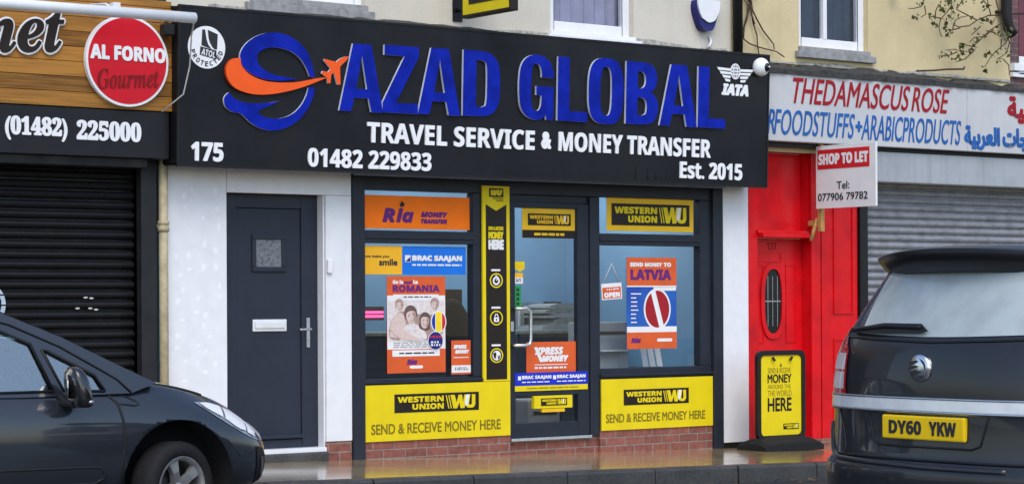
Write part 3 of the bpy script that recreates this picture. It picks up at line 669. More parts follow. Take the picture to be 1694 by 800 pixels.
for pts, nm, a, b in ((LOGO_UP, 'globe_arc', 'letter blue', 'letter side'), (LOGO_LOW, 'globe_arc', 'letter blue', 'letter side'), (LOGO_OR, 'orange_swoosh', 'logo orange', 'logo orange side'), (PLANE, 'aeroplane', 'logo orange', 'letter side')):
    f = Flat(pl); f.shape(smooth_poly(pts, 2, 50 if nm != 'aeroplane' else 30), .004, .02 if nm != 'orange_swoosh' else .03, 0, 1); f.done(nm, [M[a], M[b]], FS)
# the protected-traveller roundel
f = Flat(pl); f.shape(ell(8.778, 3.366, .168, .168, 48), .001, .004); RO = f.done('roundel', [M['white']], FS)
f = Flat(pl); cx, cz = 8.79, 3.40
f.shape([[(cx-.075, cz-.095), (cx+.075, cz-.125), (cx+.075, cz-.055), (cx-.07, cz-.03)]], .006, .002)
f.shape(smooth_poly([(cx-.06, cz-.02), (cx-.055, cz+.105), (cx-.03, cz+.105), (cx-.01, cz+.0), (cx+.03, cz-.045)], 1, 60), .006, .002)
f.shape(smooth_poly([(cx-.005, cz+.105), (cx+.085, cz+.075), (cx+.08, cz-.045), (cx+.05, cz-.045), (cx+.005, cz+.02)], 1, 60), .006, .002)
f.text('ATOL', 'bold', cx-.06, cx+.066, cz-.105, cz-.055, .0085, .001, 1, 0, 0, None, -.18)
word = 'PROTECTED'
for i, chh in enumerate(word):
    an = R(-163+146*i/(len(word)-1)); px, pz = 8.778+.130*math.cos(an), 3.366+.130*math.sin(an)
    f.text(chh, 'bold', px-.014, px+.014, pz-.02, pz+.02, .006, .002, 0, 0, 0, None, an+R(90))
f.done('emblem', [M['ink'], M['white']], RO)
# winged globe emblem
f = Flat(pl); cx, cz = 14.465, 3.505
f.shape([ell(cx, cz, .062, .075, 30), ell(cx, cz, .052, .065, 30)], .002, .006)
for k in (-.022, .022): f.shape([ell(cx, cz, abs(k)+.006, .068, 24), ell(cx, cz, abs(k)-.002, .062, 24)], .0025 if k < 0 else .003, .005) if k > 0 else None
for k in (-.03, 0, .03): f.shape(rect(cx-.05, cx+.05, cz+k-.005, cz+k+.005), .0022, .0065)
f.shape(ell(cx, cz, .050, .064, 24), .001, .002, 1)
for s in (-1, 1):
    for k in range(4):
        zt = 3.535-k*.034; xo = .235-k*.032; xi = .055+k*.004
        f.shape([(cx+s*xi, zt-.028), (cx+s*(xo-.018), zt-.026), (cx+s*xo, zt), (cx+s*xi, zt-.006)], .002, .006)
f.text('IATA', 'boldit', cx-.172, cx+.172, 3.276, 3.385, .002, .006, 0, .008)
f.done('winged_globe_emblem', [M['white'], M['print grey']], FS)
wet = mat('wet stain', (.002, .002, .0025), .25)
for x, h, w_ in ((13.255, .13, .016), (13.40, .12, .014), (13.50, .09, .012), (13.56, .06, .008), (13.63, .12, .007)):
    obj('drip_stain', MB().add([(x-w_, SY-.0015, 2.45), (x+w_, SY-.0015, 2.45), (x+w_*.5, SY-.0015, 2.45+h*.5), (x, SY-.0015, 2.45+h), (x-w_*.4, SY-.0015, 2.45+h*.4)], [(0, 1, 2, 3, 4)]), wet, FS)
FS.rotation_euler.x = R(2.0)
mb = MB().lathe([(.0, .0), (.075, 0), (.078, -.05), (.0, -.05)], (14.768, SY-.05, 3.565), (0, 1, 0), 24)
CD = thing('security_camera', 'white dome security camera at the right end of the black fascia', 'camera', (14.768, SY-.05, 3.565))
obj('housing', MB().ball((14.768, SY-.075, 3.562), (.088, .075, .088), 24), M['white'], CD)
obj('lens_dome', MB().ball((14.785, SY-.125, 3.555), (.045, .045, .045), 20), M['leaded'], CD)
obj('lens', MB().ball((14.79, SY-.162, 3.555), (.014, .014, .014), 10), M['chrome'], CD)

# ---------------------------------------------------------------- the takeaway's signs
WS = thing('wooden_sign', 'brown wooden plank fascia sign ending in script letters net', 'sign', (6.6, -.25, 2.85))
mb = MB()
for i in range(8):
    z = 2.848+i*.1165
    if z > 3.72: break
    mb.box(4.3, 8.53, -.25+.003*(i % 2), -.04, z+.002, min(z+.1145, 3.72))
obj('plank_board', mb, M['wood'], WS, .003)
pw = FP(-.252)
def script(t, x0, x1, z0, z1, parent, plane, rot=0):
    f = Flat(plane); f.text(t, 'serifit', x0-.016, x1+.016, z0-.016, z1+.016, .012, .006, 0, .019, 0, None, rot); f.done('letter_outline', [M['white']], parent)
    f = Flat(plane); f.text(t, 'serifit', x0, x1, z0, z1, .0215, .004, 0, .006, 0, None, rot); f.done('lettering', [M['wu black']], parent)
script('net', 6.90, 7.60, 3.235, 3.56, WS, pw, R(4))
PS = thing('phone_sign', 'black strip under the wooden sign with white number (01482) 225000', 'sign', (6.6, -.23, 2.48))
obj('sign_board', MB().box(4.3, 8.505, -.245, -.05, 2.475, 2.842), mat('black strip', (.012, .0125, .016), .4, var=.1), PS, .006)
line('(01482)', 'serif', 7.112, 7.625, 2.575, 2.76, .006, .008, 'white', FP(-.245), PS); line('225000', 'serif', 7.702, 8.255, 2.597, 2.752, .006, .008, 'white', FP(-.245), PS)
RS = thing('round_sign', 'round red sign with white rim on the wooden sign', 'sign', (8.118, -.27, 3.223))
f = Flat(FP(-.255)); f.shape(ell(8.118, 3.223, .357, .355, 72), 0, .04); f.done('rim', [M['white']], RS)
f = Flat(FP(-.295)); f.shape(ell(8.118, 3.223, .337, .335, 72), .0005, .003); f.done('disc', [M['disc red']], RS)
line('AL FORNO', 'bold', 7.795, 8.445, 3.222, 3.338, .005, .004, 'white', FP(-.299), RS)
line('Gourmet', 'serifit', 7.855, 8.385, 3.01, 3.165, .0005, .003, 'dark red', FP(-.299), RS, rot=R(4))
TL = thing('light_tube', 'long white tube light on arms above the wooden sign', 'lamp', (7.6, -.75, 3.53))
obj('tube', MB().tube([(5.0, -.75, 3.515), (8.46, -.75, 3.535)], .042, 16), M['white upvc'], TL)
for x in (5.6, 7.78): obj('bracket', MB().tube([(x, -.72, 3.56), (x+.05, -.5, 3.62), (x+.05, -.05, 3.66)], .012, 8).box(x-.03, x+.03, -.78, -.72, 3.55, 3.60), M['white upvc'], TL)
SPT = thing('floodlight', 'small black spotlight at the top right corner of the wooden sign', 'lamp', (8.46, -.3, 3.5))
obj('head', MB().box(8.405, 8.50, -.36, -.28, 3.44, 3.53), M['black'], SPT, .012)
obj('arm', MB().tube([(8.46, -.29, 3.51), (8.48, -.25, 3.57)], .012, 8), M['black'], SPT)
tag(obj('power_cable', MB().tube([(8.445, -.75, 3.53), (8.50, -.68, 3.55), (8.54, -.55, 3.42), (8.575, -.46, 3.20), (8.55, -.40, 2.98), (8.43, -.27, 2.845)], .006, 6), M['cable']), 'thin pale cable looping down from the end of the tube light', 'cable')

# ---------------------------------------------------------------- the grocer's sign
GS = thing('fascia_sign', 'pale grey fascia sign with red and blue slanted lettering THE DAMASCUS ROSE', 'sign', (17.5, -.2, 2.9))
obj('sign_board', MB().box(14.93, 20.4, -.20, .008, 2.888, 3.555), M['damascus'], GS, .008)
obj('panel_joint', MB().box(17.905, 17.911, -.2015, -.199, 2.89, 3.553), M['print grey'], GS)
pg = FP(-.201)
line('THEDAMASCUS', 'gill', 15.385, 17.045, 3.262, 3.518, .002, .004, 'sign red', pg, GS, .001, .34); line('ROSE', 'gill', 17.06, 17.635, 3.262, 3.515, .002, .004, 'sign red', pg, GS, .001, .34)
line('FOR', 'gill', 14.80, 15.14, 2.952, 3.195, .0008, .004, 'sign blue', pg, GS, .001, .3)
line('FOODSTUFFS', 'gill', 15.125, 16.24, 2.950, 3.198, .0008, .004, 'sign blue', pg, GS, .001, .3)
line('+', 'gill', 16.25, 16.345, 3.02, 3.13, .009, .004, 'sign blue', pg, GS, .001)
line('ARABICPRODUCTS', 'gill', 16.33, 17.81, 2.945, 3.20, .0008, .004, 'sign blue', pg, GS, .001, .3)
f = Flat(pg); f.text('\ufe94\ufef4\ufed8\ufeb8\ufee3\ufeaa\ufedf\ufe8d', 'ar', 18.54, 19.75, 3.21, 3.50, .001, .004, 0, .014); f.done('lettering', [M['sign red']], GS)
f = Flat(pg); f.text('\ufe94\ufef4\ufe91\ufeae\ufecc\ufedf\ufe8d', 'ar', 17.86, 18.42, 2.90, 3.16, .001, .004, 0, .012); f.done('lettering', [M['sign blue']], GS)
f = Flat(pg); f.text('\ufe95\ufe8e\ufea0\ufe98\ufee8\ufee4\ufedf\ufe8d\ufeed', 'ar', 18.46, 19.35, 2.90, 3.16, .001, .004, 0, .012); f.done('lettering', [M['sign blue']], GS)
# to-let board standing out from the wall
TB = thing('letting_board', 'white SHOP TO LET board on a timber post beside the red door', 'sign', (15.8, -.5, 2.2))
bp_ = Pl((15.80, 0, 0), (0, -1, 0), (0, 0, 1))
obj('board', MB().box(15.80, 15.825, -.905, -.095, 2.243, 2.862), M['paper'], TB, .003)
f = Flat(bp_); f.shape(rect(.12, .825, 2.63, 2.822), 0.001, .002); hd = f.done('red_band', [M['estate red']], TB)
line('SHOP TO LET', 'bold', .135, .81, 2.672, 2.782, .005, .002, 'white', bp_, hd, .0035)
line('Tel:', 'gill', .385, .555, 2.428, 2.502, .001, .002, 'ink', bp_, TB); line('077906 79782', 'gill', .125, .80, 2.318, 2.392, .001, .002, 'ink', bp_, TB)
obj('post', MB().box(15.825, 15.875, -.14, -.09, 2.02, 2.90).box(15.83, 15.868, -.088, .05, 2.08, 2.13), M['timber'], TB, .003)
obj('brace', MB().tube([(15.85, -.06, 2.15), (15.80, -.02, 1.93)], .02, 6), M['timber'], TB)
# yellow flag sign on the upper wall
HS = thing('hanging_sign', 'yellow and black money transfer flag sign sticking out of the cream wall', 'sign', (11.45, -.45, 3.8))
hp = Pl((11.45, 0, 0), (0, -1, 0), (0, 0, 1))
obj('sign_box', MB().box(11.45, 11.53, -.84, -.12, 3.812, 4.36), M['wu black'], HS, .006)
f = Flat(hp); f.shape(rect(.15, .815, 3.838, 4.33), .001, .004); f.done('panel', [M['wu yellow']], HS)

def wu_logo(plane, x0, x1, z0, z1, c0, parent, yel='wu yellow'):
    f = Flat(plane); f.shape(rect(x0, x1, z0, z1), c0, .002); bx = f.done('logo_panel', [M['wu black']], parent)
    W, H = x1-x0, z1-z0; f = Flat(plane); c = c0+.0022; ft = H*.018
    f.text('WESTERN', 'bold', x0+.035*W, x0+.575*W, z0+.54*H, z0+.86*H, c, .0015, 0, ft)
    f.text('UNION', 'bold', x0+.205*W, x0+.575*W, z0+.14*H, z0+.46*H, c, .0015, 0, ft)
    for k in range(2):
        a = x0+(.600+.03*k)*W; f.shape([(a, z0+.86*H), (a+.012*W, z0+.86*H), (a+.042*W, z0+.14*H), (a+.030*W, z0+.14*H)], c, .0015)
    a = x0+.655*W; b = x0+.955*W; w_ = b-a; zt, zb = z0+.87*H, z0+.13*H; L = lambda u, v: (a+u*w_, zb+v*(zt-zb))
    f.shape([L(0, 1), L(.17, 1), L(.25, .42), L(.33, 1), L(.47, 1), L(.50, .42), L(.56, 1), L(.70, 1), L(.56, 0), L(.40, 0), L(.36, .45), L(.27, 0), L(.12, 0)], c, .0015)
    f.shape([L(.60, .55), L(.72, 1), L(.80, 1), L(.74, .30), L(.80, .20), L(.86, .30), L(.86, 1), L(1.0, 1), L(1.0, .25), L(.93, .04), L(.80, -.0), L(.66, .05)], c+.0002, .0015)
    f.shape([L(.58, .35), L(.62, 1), L(.76, 1), L(.70, .25), L(.62, .12)], c+.0006, .0015, 1)
    f.done('lettering', [M[yel], M['paper']], bx)
wu_logo(hp, .24, .72, 3.92, 4.15, .006, HS)
mb = MB(); mb.tube([(11.49, -.12, 4.25), (11.49, .0, 4.25)], .02, 8); mb.tube([(11.49, -.12, 3.9), (11.49, .0, 3.9)], .02, 8); mb.box(11.44, 11.54, -.012, .0, 3.8, 4.35)
obj('bracket', mb, M['black'], HS)
# alarm box
AB = thing('alarm_box', 'white and navy burglar alarm box on the cream wall', 'alarm', (14.37, -.05, 3.9))
base = smooth_poly([(14.245, 4.20), (14.225, 4.12), (14.30, 3.935), (14.345, 3.912), (14.42, 3.912), (14.46, 3.935), (14.53, 4.12), (14.525, 4.20)], 2, 70)
f = Flat(FP(0)); f.shape(base, 0, .085); f.done('lower_casing', [M['alarm blue']], AB)
f = Flat(FP(-.085)); f.shape(smooth_poly([(14.245, 4.205), (14.24, 4.14), (14.285, 4.03), (14.32, 4.015), (14.375, 3.985), (14.445, 4.005), (14.475, 4.035), (14.522, 4.13), (14.52, 4.205)], 2, 70), 0, .02); f.done('cover', [M['white upvc']], AB)
tag(obj('wall_cable', MB().tube([(14.42, -.02, 3.75), (14.44, -.05, 3.79), (14.47, -.03, 3.83), (14.46, -.01, 3.87)], .012, 6), M['white upvc']), 'short white cable end sticking out below the alarm box', 'cable')

# ---------------------------------------------------------------- shopfront signs and posters
def flat_thing(name, label, cat, x0, x1, z0, z1, y, m, th=.003, group=None, part='sheet'):
    t = thing(name, label, cat, ((x0+x1)/2, y, z0), group)
    obj(part, MB().box(x0, x1, y-th, y, z0, z1), M[m], t)
    return t, FP(y-th)
PY = .036      # posters stuck to the inside of the glass
t, p = flat_thing('yellow_panel', 'wide yellow money transfer panel under the left shop window', 'sign', 10.49, 12.04, .146, .628, -.009, 'wu yellow', .014, 'yellow panels under the shop windows', 'panel')
wu_logo(p, 10.79, 11.69, .385, .545, .001, t); line('SEND & RECEIVE MONEY HERE', 'gill', 10.55, 11.93, .205, .295, .002, .001, 'wu text', p, t, .001)
t, p = flat_thing('yellow_panel', 'narrower yellow money transfer panel right of the shop door', 'sign', 13.095, 14.475, .144, .616, -.009, 'wu yellow', .014, 'yellow panels under the shop windows', 'panel')
wu_logo(p, 13.36, 14.165, .37, .515, .001, t); line('SEND & RECEIVE MONEY HERE', 'gill', 13.145, 14.375, .212, .295, .002, .001, 'wu text', p, t, .001)
# tall strip
t, p = flat_thing('vertical_sign', 'tall black and yellow strip sign left of the shop door', 'sign', 11.742, 12.042, .632, 2.366, -.004, 'wu yellow', .018, None, 'panel')
f = Flat(p); f.shape([(11.777, .648), (12.005, .648), (12.005, 2.203), (11.891, 2.145), (11.777, 2.203)], .001, .002); bk = f.done('black_field', [M['wu black']], t)
f = Flat(p); f.shape(rect(11.815, 11.973, 2.268, 2.345), .001, .002); lb = f.done('logo_panel', [M['wu black']], t)
f = Flat(p); f.text('WU', 'boldit', 11.83, 11.96, 2.28, 2.333, .0035, .001, 0, .006); f.done('lettering', [M['wu yellow']], lb)
f = Flat(p); f.text('WESTERN', 'bold', 11.855, 11.972, 2.247, 2.263, .001, .001); f.text('UNION', 'bold', 11.895, 11.972, 2.228, 2.244, .001, .001); f.done('lettering', [M['wu text']], t)
f = Flat(p); f.text('SEND & RECEIVE', 'gill', 11.803, 11.97, 1.972, 2.006, .0035, .001, 0, .002); f.text('MONEY', 'gill', 11.803, 11.97, 1.896, 1.961, .0035, .001, 0, .005); f.text('HERE', 'gill', 11.803, 11.974, 1.80, 1.891, .0035, .001, 1, .008)
f.done('lettering', [M['wu yellow'], M['paper']], bk)
f = Flat(p)
for zc, kind in ((1.527, 'clock'), (1.194, 'lock'), (.86, 'globe')):
    c = 11.888
    f.shape([ell(c, zc, .072, .066, 40), ell(c, zc, .060, .055, 40)], .0035, .001, 0)
    f.shape(rect(c-.055, c+.045, zc+.083, zc+.100), .0035, .001, 1)
    if kind == 'clock':
        f.shape([ell(c, zc-.004, .04, .038, 28), ell(c, zc-.004, .022, .021, 28)], .0035, .001, 1); f.shape([(c-.004, zc), (c+.004, zc-.006), (c+.03, zc+.028), (c+.022, zc+.032)], .0038, .001, 1); f.shape(rect(c-.012, c+.012, zc+.036, zc+.046), .0035, .001, 1)
    elif kind == 'lock':
        f.shape([rrect(c-.028, c+.028, zc-.036, zc+.006, .005), rect(c-.006, c+.006, zc-.025, zc-.006)], .0035, .001, 1); f.shape([(c-.02, zc+.005), (c-.02, zc+.025), (c-.01, zc+.037), (c+.01, zc+.037), (c+.02, zc+.025), (c+.02, zc+.005), (c+.011, zc+.005), (c+.011, zc+.022), (c, zc+.029), (c-.011, zc+.022), (c-.011, zc+.005)], .0035, .001, 1)
    else:
        f.shape(ell(c, zc, .046, .044, 28), .0033, .001, 1); f.shape(smooth_poly([(c-.04, zc+.02), (c-.01, zc+.03), (c-.002, zc+.01), (c-.012, zc-.03), (c-.03, zc-.02)], 1), .0042, .001, 2); f.shape(smooth_poly([(c+.012, zc-.01), (c+.04, zc+.005), (c+.03, zc-.03), (c+.018, zc-.036)], 1), .0042, .001, 2)
f.done('icons', [M['wu yellow'], M['paper'], M['wu black']], bk)
# Ria banner
t, p = flat_thing('banner', 'bright orange money transfer banner across the top left shop window', 'banner', 10.50, 11.64, 1.972, 2.258, PY, 'orange')
f = Flat(p); f.text('R', 'boldit', 10.712, 10.845, 2.025, 2.15, .001, .001, 0, .008); f.text('ia', 'boldit', 10.855, 11.04, 2.025, 2.152, .0015, .001, 0, .007); f.shape(smooth_poly([(10.905, 2.16), (10.935, 2.165), (10.945, 2.185), (10.915, 2.215), (10.89, 2.18)], 2), .003, .001, 1)
f.text('MONEY', 'boldit', 11.115, 11.40, 2.075, 2.125, .001, .001, 0, .004); f.text('TRANSFER', 'boldit', 11.115, 11.395, 2.02, 2.062, .001, .001, 0, .003); f.done('lettering', [M['purple'], M['ink']], t)
# smile + blue banner
t, p = flat_thing('banner', 'blue and amber banner with smile across the large left window', 'banner', 10.505, 11.595, 1.578, 1.822, PY, 'blue')
f = Flat(p); f.shape(rect(10.505, 10.915, 1.578, 1.822), .0005, .001); am = f.done('amber_end', [M['amber']], t)
f = Flat(p); f.text('smile', 'gill', 10.675, 10.865, 1.652, 1.712, .002, .001, 0, .003); f.text('we make you', 'gill', 10.53, 10.78, 1.715, 1.745, .002, .001, 0, .001); f.done('lettering', [M['ink']], am)
f = Flat(p); f.text('BRAC SAAJAN', 'bold', 11.02, 11.555, 1.685, 1.745, .001, .001, 0, .004); f.shape(rect(10.945, 11.005, 1.685, 1.745), .001, .001); f.shape([(10.95, 1.69), (11.0, 1.69), (11.0, 1.73)], .0025, .001, 1); f.dashes(11.02, 11.55, 1.650, 1.672, .0015, 0); f.done('lettering', [M['paper'], M['navy']], t)
# family poster
t, p = flat_thing('poster', 'orange and white poster headed ROMANIA with a family photo', 'poster', 10.756, 11.372, .724, 1.561, PY, 'coral')
f = Flat(p); f.shape(rect(10.758, 11.370, .93, 1.395), .0004, .0006); f.shape(rect(10.82, 11.30, 1.365, 1.405), .0012, .0006); f.shape(rect(10.81, 11.31, .868, .922), .0006, .0006); f.shape(rrect(10.99, 11.13, .762, .788, .012), .0006, .0006); f.done('white_field', [M['paper']], t)
f = Flat(p); f.text('Go la', 'bold', 10.815, 10.925, 1.495, 1.53, .001, .0006, 1, .002); f.text('mai', 'bold', 10.935, 11.02, 1.495, 1.525, .001, .0006, 0, .002); f.text('la', 'bold', 11.03, 11.08, 1.495, 1.53, .001, .0006, 1, .002)
f.text('ROMANIA', 'bold', 10.815, 11.31, 1.425, 1.487, .001, .0006, 0, .003); f.text('Ria', 'boldit', 10.96, 11.07, .795, .845, .001, .0006, 0, .004); f.dashes(10.93, 11.22, 1.375, 1.39, .0022, 2); f.dashes(10.82, 11.20, .94, .995, .0014, 3, 3); f.dashes(10.88, 11.26, .885, .905, .0016, 2); f.done('lettering', [M['purple'], M['paper'], M['ink'], M['print grey']], t)
f = Flat(p)
def blob(pts, k, mi): f.shape(smooth_poly(pts, 2, 75), .0012+.0004*k, .0003, mi)
def face(cx, cz, s, k, hair, tilt=0, long=False):
    co, si = math.cos(tilt), math.sin(tilt); T = lambda u, v: (cx+s*(u*co-v*si), cz+s*(u*si+v*co))
    blob([T(-1.0, -.3), T(-1.1, .6), T(-.75, 1.3), (T(-.1, 1.55)), T(.65, 1.35), T(1.1, .7), T(1.0, -.2)]+([T(1.15, -1.2), T(.4, -1.5), T(-.6, -1.4), T(-1.15, -1.0)] if long else []), k, hair)
    blob([T(-.82, .45), T(-.3, .75), T(.45, .70), T(.84, .40), T(.80, -.35), T(.45, -1.0), T(.0, -1.2), T(-.45, -1.0), T(-.80, -.35)], k+1, 0)
    blob([T(.30, .62), T(.84, .40), T(.80, -.35), T(.45, -1.0), T(.28, -.6), T(.42, -.1)], k+2, 1)
    for d in (-.36, .38): blob([T(d-.22, .17), T(d, .27), T(d+.22, .17), T(d, .10)], k+3, 2)
    blob([T(-.38, -.48), T(.0, -.42), T(.40, -.46), T(.18, -.74), T(-.15, -.74)], k+3, 1); blob([T(-.26, -.50), T(.0, -.47), T(.28, -.49), T(.0, -.63)], k+4, 3)
blob([(10.765, .998), (10.765, 1.352), (11.36, 1.352), (11.36, .998)], 0, 3)
blob([(10.765, 1.06), (10.80, 1.20), (10.90, 1.27), (11.02, 1.24), (11.22, 1.22), (11.33, 1.26), (11.36, 1.1), (11.30, 1.0), (10.8, 1.0)], 1, 1)
blob([(10.78, 1.04), (10.79, 1.17), (10.86, 1.25), (10.93, 1.24), (10.96, 1.12), (10.9, 1.02)], 2, 0)
face(10.885, 1.305, .042, 3, 1, .15); face(11.255, 1.31, .044, 3, 1, -.15)
blob([(10.88, 1.0), (10.90, 1.10), (10.99, 1.165), (11.09, 1.14), (11.18, 1.05), (11.16, .998)], 5, 3)
face(11.005, 1.215, .064, 8, 2, .18); face(11.15, 1.17, .054, 8, 2, -.12, True)
blob([(10.775, 1.11), (10.85, 1.13), (10.98, 1.07), (11.10, 1.01), (11.0, .998), (10.86, 1.03)], 13, 0)
f.done('photo', [M['skin light'], M['skin mid'], M['sepia dark'], M['sepia pale']], t)
f = Flat(p); f.shape(ell(11.295, 1.165, .083, .098, 32), .006, .0005, 0)
for x0, x1, mi in ((11.222, 11.262, 1), (11.263, 11.325, 2), (11.326, 11.368, 3)):
    pts = [q for q in ell(11.295, 1.165, .073, .088, 60) if x0 <= q[0] <= x1]; c_ = sum(q[0] for q in pts)/len(pts)
    pts.sort(key=lambda q: math.atan2(q[1]-1.165, q[0]-c_)); f.shape(pts, .0068, .0004, mi)
f.shape(ell(11.26, 1.0, .083, .083, 32), .0078, .0005, 0); f.shape(ell(11.26, 1.0, .077, .077, 32), .0085, .0004, 4); f.dashes(11.205, 11.32, 1.02, 1.05, .0092, 3); f.dashes(11.21, 11.31, .95, 1.0, .0092, 0, 2); f.done('badge', [M['paper'], M['flag blue'], M['flag yellow'], M['flag red'], M['navy']], t)
# leaflet
t, p = flat_thing('leaflet', 'small coral leaflet standing in the lower right corner of the left window', 'leaflet', 11.436, 11.645, .70, .999, PY, 'coral')
f = Flat(p); f.text('XPRESS', 'boldit', 11.455, 11.60, .925, .96, .001, .001, 0, .003); f.text('MONEY', 'boldit', 11.475, 11.625, .882, .917, .001, .001, 0, .003); f.shape(rect(11.458, 11.62, .845, .852), .001, .001); f.shape(rect(11.437, 11.644, .715, .78), .001, .001); f.done('lettering', [M['paper']], t)
f = Flat(p); f.dashes(11.47, 11.61, .735, .765, .003, 0, 2); f.done('small_print', [M['ink']], t)
# door items
t, p = flat_thing('banner', 'amber and black money transfer banner at the top of the shop door glass', 'banner', 12.226, 12.834, 1.912, 2.181, PY, 'wu amber')
f = Flat(p); f.shape(rect(12.226, 12.834, 1.912, 1.985), .0005, .001); bk = f.done('black_band', [M['wu black']], t); f = Flat(p); f.dashes(12.36, 12.72, 1.93, 1.965, .003, 0); f.done('small_print', [M['wu amber']], bk)
wu_logo(p, 12.29, 12.785, 2.027, 2.134, .001, t, 'wu amber')
t, p = flat_thing('sticker', 'yellow arrow shaped sticker on the left edge of the shop door', 'sticker', 12.140, 12.255, 1.635, 1.698, .0385, 'wu yellow', .001)
f = Flat(p); f.shape([(12.14, 1.634), (12.1975, 1.605), (12.255, 1.634)], -.0005, .001); f.done('arrow_tip', [M['wu yellow']], t); f = Flat(p); f.shape(rrect(12.165, 12.232, 1.645, 1.68, .008), .001, .001); f.done('mark', [M['wu amber']], t)
t, p = flat_thing('sticker', 'small amber and white card sticker below the yellow arrow sticker', 'sticker', 12.142, 12.235, 1.50, 1.595, .0385, 'paper', .001)
f = Flat(p); f.shape(rect(12.142, 12.235, 1.555, 1.595), .0005, .001); f.done('amber_top', [M['amber']], t); f = Flat(p); f.dashes(12.155, 12.22, 1.515, 1.545, .0025, 0, 2); f.done('print', [M['ink']], t)
t, p = flat_thing('sticker', 'narrow green vertical sticker above the pull handle of the shop door', 'sticker', 12.142, 12.212, 1.286, 1.482, .0385, 'green', .001)
f = Flat(p)
for k in range(4): f.shape(rect(12.16, 12.192, 1.305+k*.042, 1.332+k*.042), .0005, .001)
f.done('print', [M['ink']], t)
t, p = flat_thing('poster', 'coral XPRESS MONEY poster in the middle of the shop door', 'poster', 12.267, 12.838, .69, .972, PY, 'coral')
f = Flat(p); f.text('XPRESS', 'boldit', 12.36, 12.69, .855, .925, .001, .001, 0, .005); f.text('MONEY', 'boldit', 12.44, 12.75, .79, .85, .001, .001, 0, .005); f.shape([(12.35, .925), (12.385, .925), (12.46, .79), (12.42, .79)], .0028, .001); f.shape(rect(12.36, 12.74, .762, .769), .001, .001); f.dashes(12.36, 12.74, .725, .75, .0015); f.done('lettering', [M['paper']], t)
t, p = flat_thing('banner', 'narrow blue and yellow strip across the middle rail of the shop door', 'banner', 12.115, 12.955, .532, .697, .010, 'royal', .002)
f = Flat(p); f.shape(rect(12.115, 12.955, .532, .580), .0005, .001); yb = f.done('yellow_edge', [M['wu yellow']], t)
f = Flat(p); 
for x in (12.16, 12.56): f.text('BRAC SAAJAN', 'bold', x+.035, x+.37, .632, .672, .001, .001, 0, .002); f.shape(rect(x-.01, x+.025, .632, .668), .001, .001); f.dashes(x+.035, x+.37, .605, .620, .0015)
f.done('lettering', [M['paper']], t); f = Flat(p); f.dashes(12.25, 12.85, .55, .562, .003); f.done('small_print', [M['wu text']], yb)
LB = thing('letterbox_sign', 'yellow money transfer plate over the letterbox low on the shop door', 'sign', (12.54, .03, .37))
obj('plate', MB().box(12.325, 12.765, -.006, .038, .37, .485), M['wu yellow'], LB, .004); wu_logo(FP(-.006), 12.40, 12.70, .395, .462, .001, LB)
obj('lower_flap', MB().box(12.42, 12.68, .0, .036, .335, .368), M['wu amber'], LB, .003)
# right window
t, p = flat_thing('banner', 'yellow bordered WESTERN UNION banner across the top right shop window', 'banner', 13.212, 14.285, 1.992, 2.300, PY, 'wu amber')
wu_logo(p, 13.27, 14.235, 2.045, 2.248, .001, t, 'wu yellow')
t, p = flat_thing('poster', 'blue and coral poster headed LATVIA with a red and white oval', 'poster', 13.451, 14.066, .890, 1.746, PY, 'deep blue')
for za, zb in ((1.478, 1.746), (.890, 1.045)): f = Flat(p); f.shape(rect(13.451, 14.066, za, zb), .0004, .0006); f.done('coral_field', [M['coral']], t)
f = Flat(p); f.shape(rect(13.451, 14.066, 1.045, 1.098), .0006, .0006); f.shape(rect(13.451, 14.066, 1.470, 1.482), .0014, .0006); f.shape([(13.77, 1.468), (14.06, 1.468), (14.06, 1.435), (13.80, 1.435)], .0016, .0006)
f.shape(ell(13.825, 1.262, .168, .195, 48), .0008, .0006); f.text('SEND', 'bold', 13.49, 13.65, 1.66, 1.70, .0015, .0006, 0, .003); f.text('MONEY', 'bold', 13.672, 13.885, 1.66, 1.70, .0015, .0006, 0, .003); f.text('TO', 'bold', 13.905, 14.0, 1.66, 1.70, .0015, .0006, 0, .003)
for k in range(8): f.shape(rect(13.50, 13.56+.09*random.random()+(.06 if k == 0 else 0), 1.40-k*.038, 1.411-k*.038), .0012, .0006)
f.shape(rrect(13.82, 14.01, .955, .985, .014), .0012, .0006); f.done('white_print', [M['paper']], t)
f = Flat(p); f.text('LATVIA', 'bold', 13.495, 14.0, 1.535, 1.635, .0015, .0006, 0, .006); f.text('Ria', 'boldit', 13.50, 13.62, .945, .995, .0015, .0006, 0, .005); f.done('lettering', [M['purple']], t)
f = Flat(p); pts = ell(13.825, 1.262, .148, .174, 80); nrm = Vector((math.cos(R(17)), math.sin(R(17))))
d_ = lambda q: (q[0]-13.825)*nrm.x+(q[1]-1.262)*nrm.y
f.shape([q for q in pts if d_(q) < -.024], .0018, .0006); rgt = [q for q in pts if d_(q) > .024]; rgt.sort(key=lambda q: math.atan2(q[1]-1.255, q[0]-13.825)); f.shape(rgt, .0018, .0006); f.done('flag_oval', [M['maroon']], t)
OS = thing('open_sign', 'small coral and white OPEN sign hanging on a string in the right window', 'sign', (13.27, PY, 1.35))
op = Pl((13.265, PY-.004, 1.43), (1, 0, .06), (-.06, 0, 1))
f = Flat(op); f.shape(rect(-.122, .122, -.075, .075), 0, .003); f.done('board', [M['paper']], OS); f = Flat(op); f.shape(rect(-.110, .110, -.066, .038), .0032, .001); cb = f.done('coral_field', [M['coral']], OS)
f = Flat(op); f.text('OPEN', 'bold', -.095, .095, -.058, -.008, .0045, .001, 0, .004); f.dashes(-.06, .09, .008, .03, .005); f.done('lettering', [M['paper']], cb)
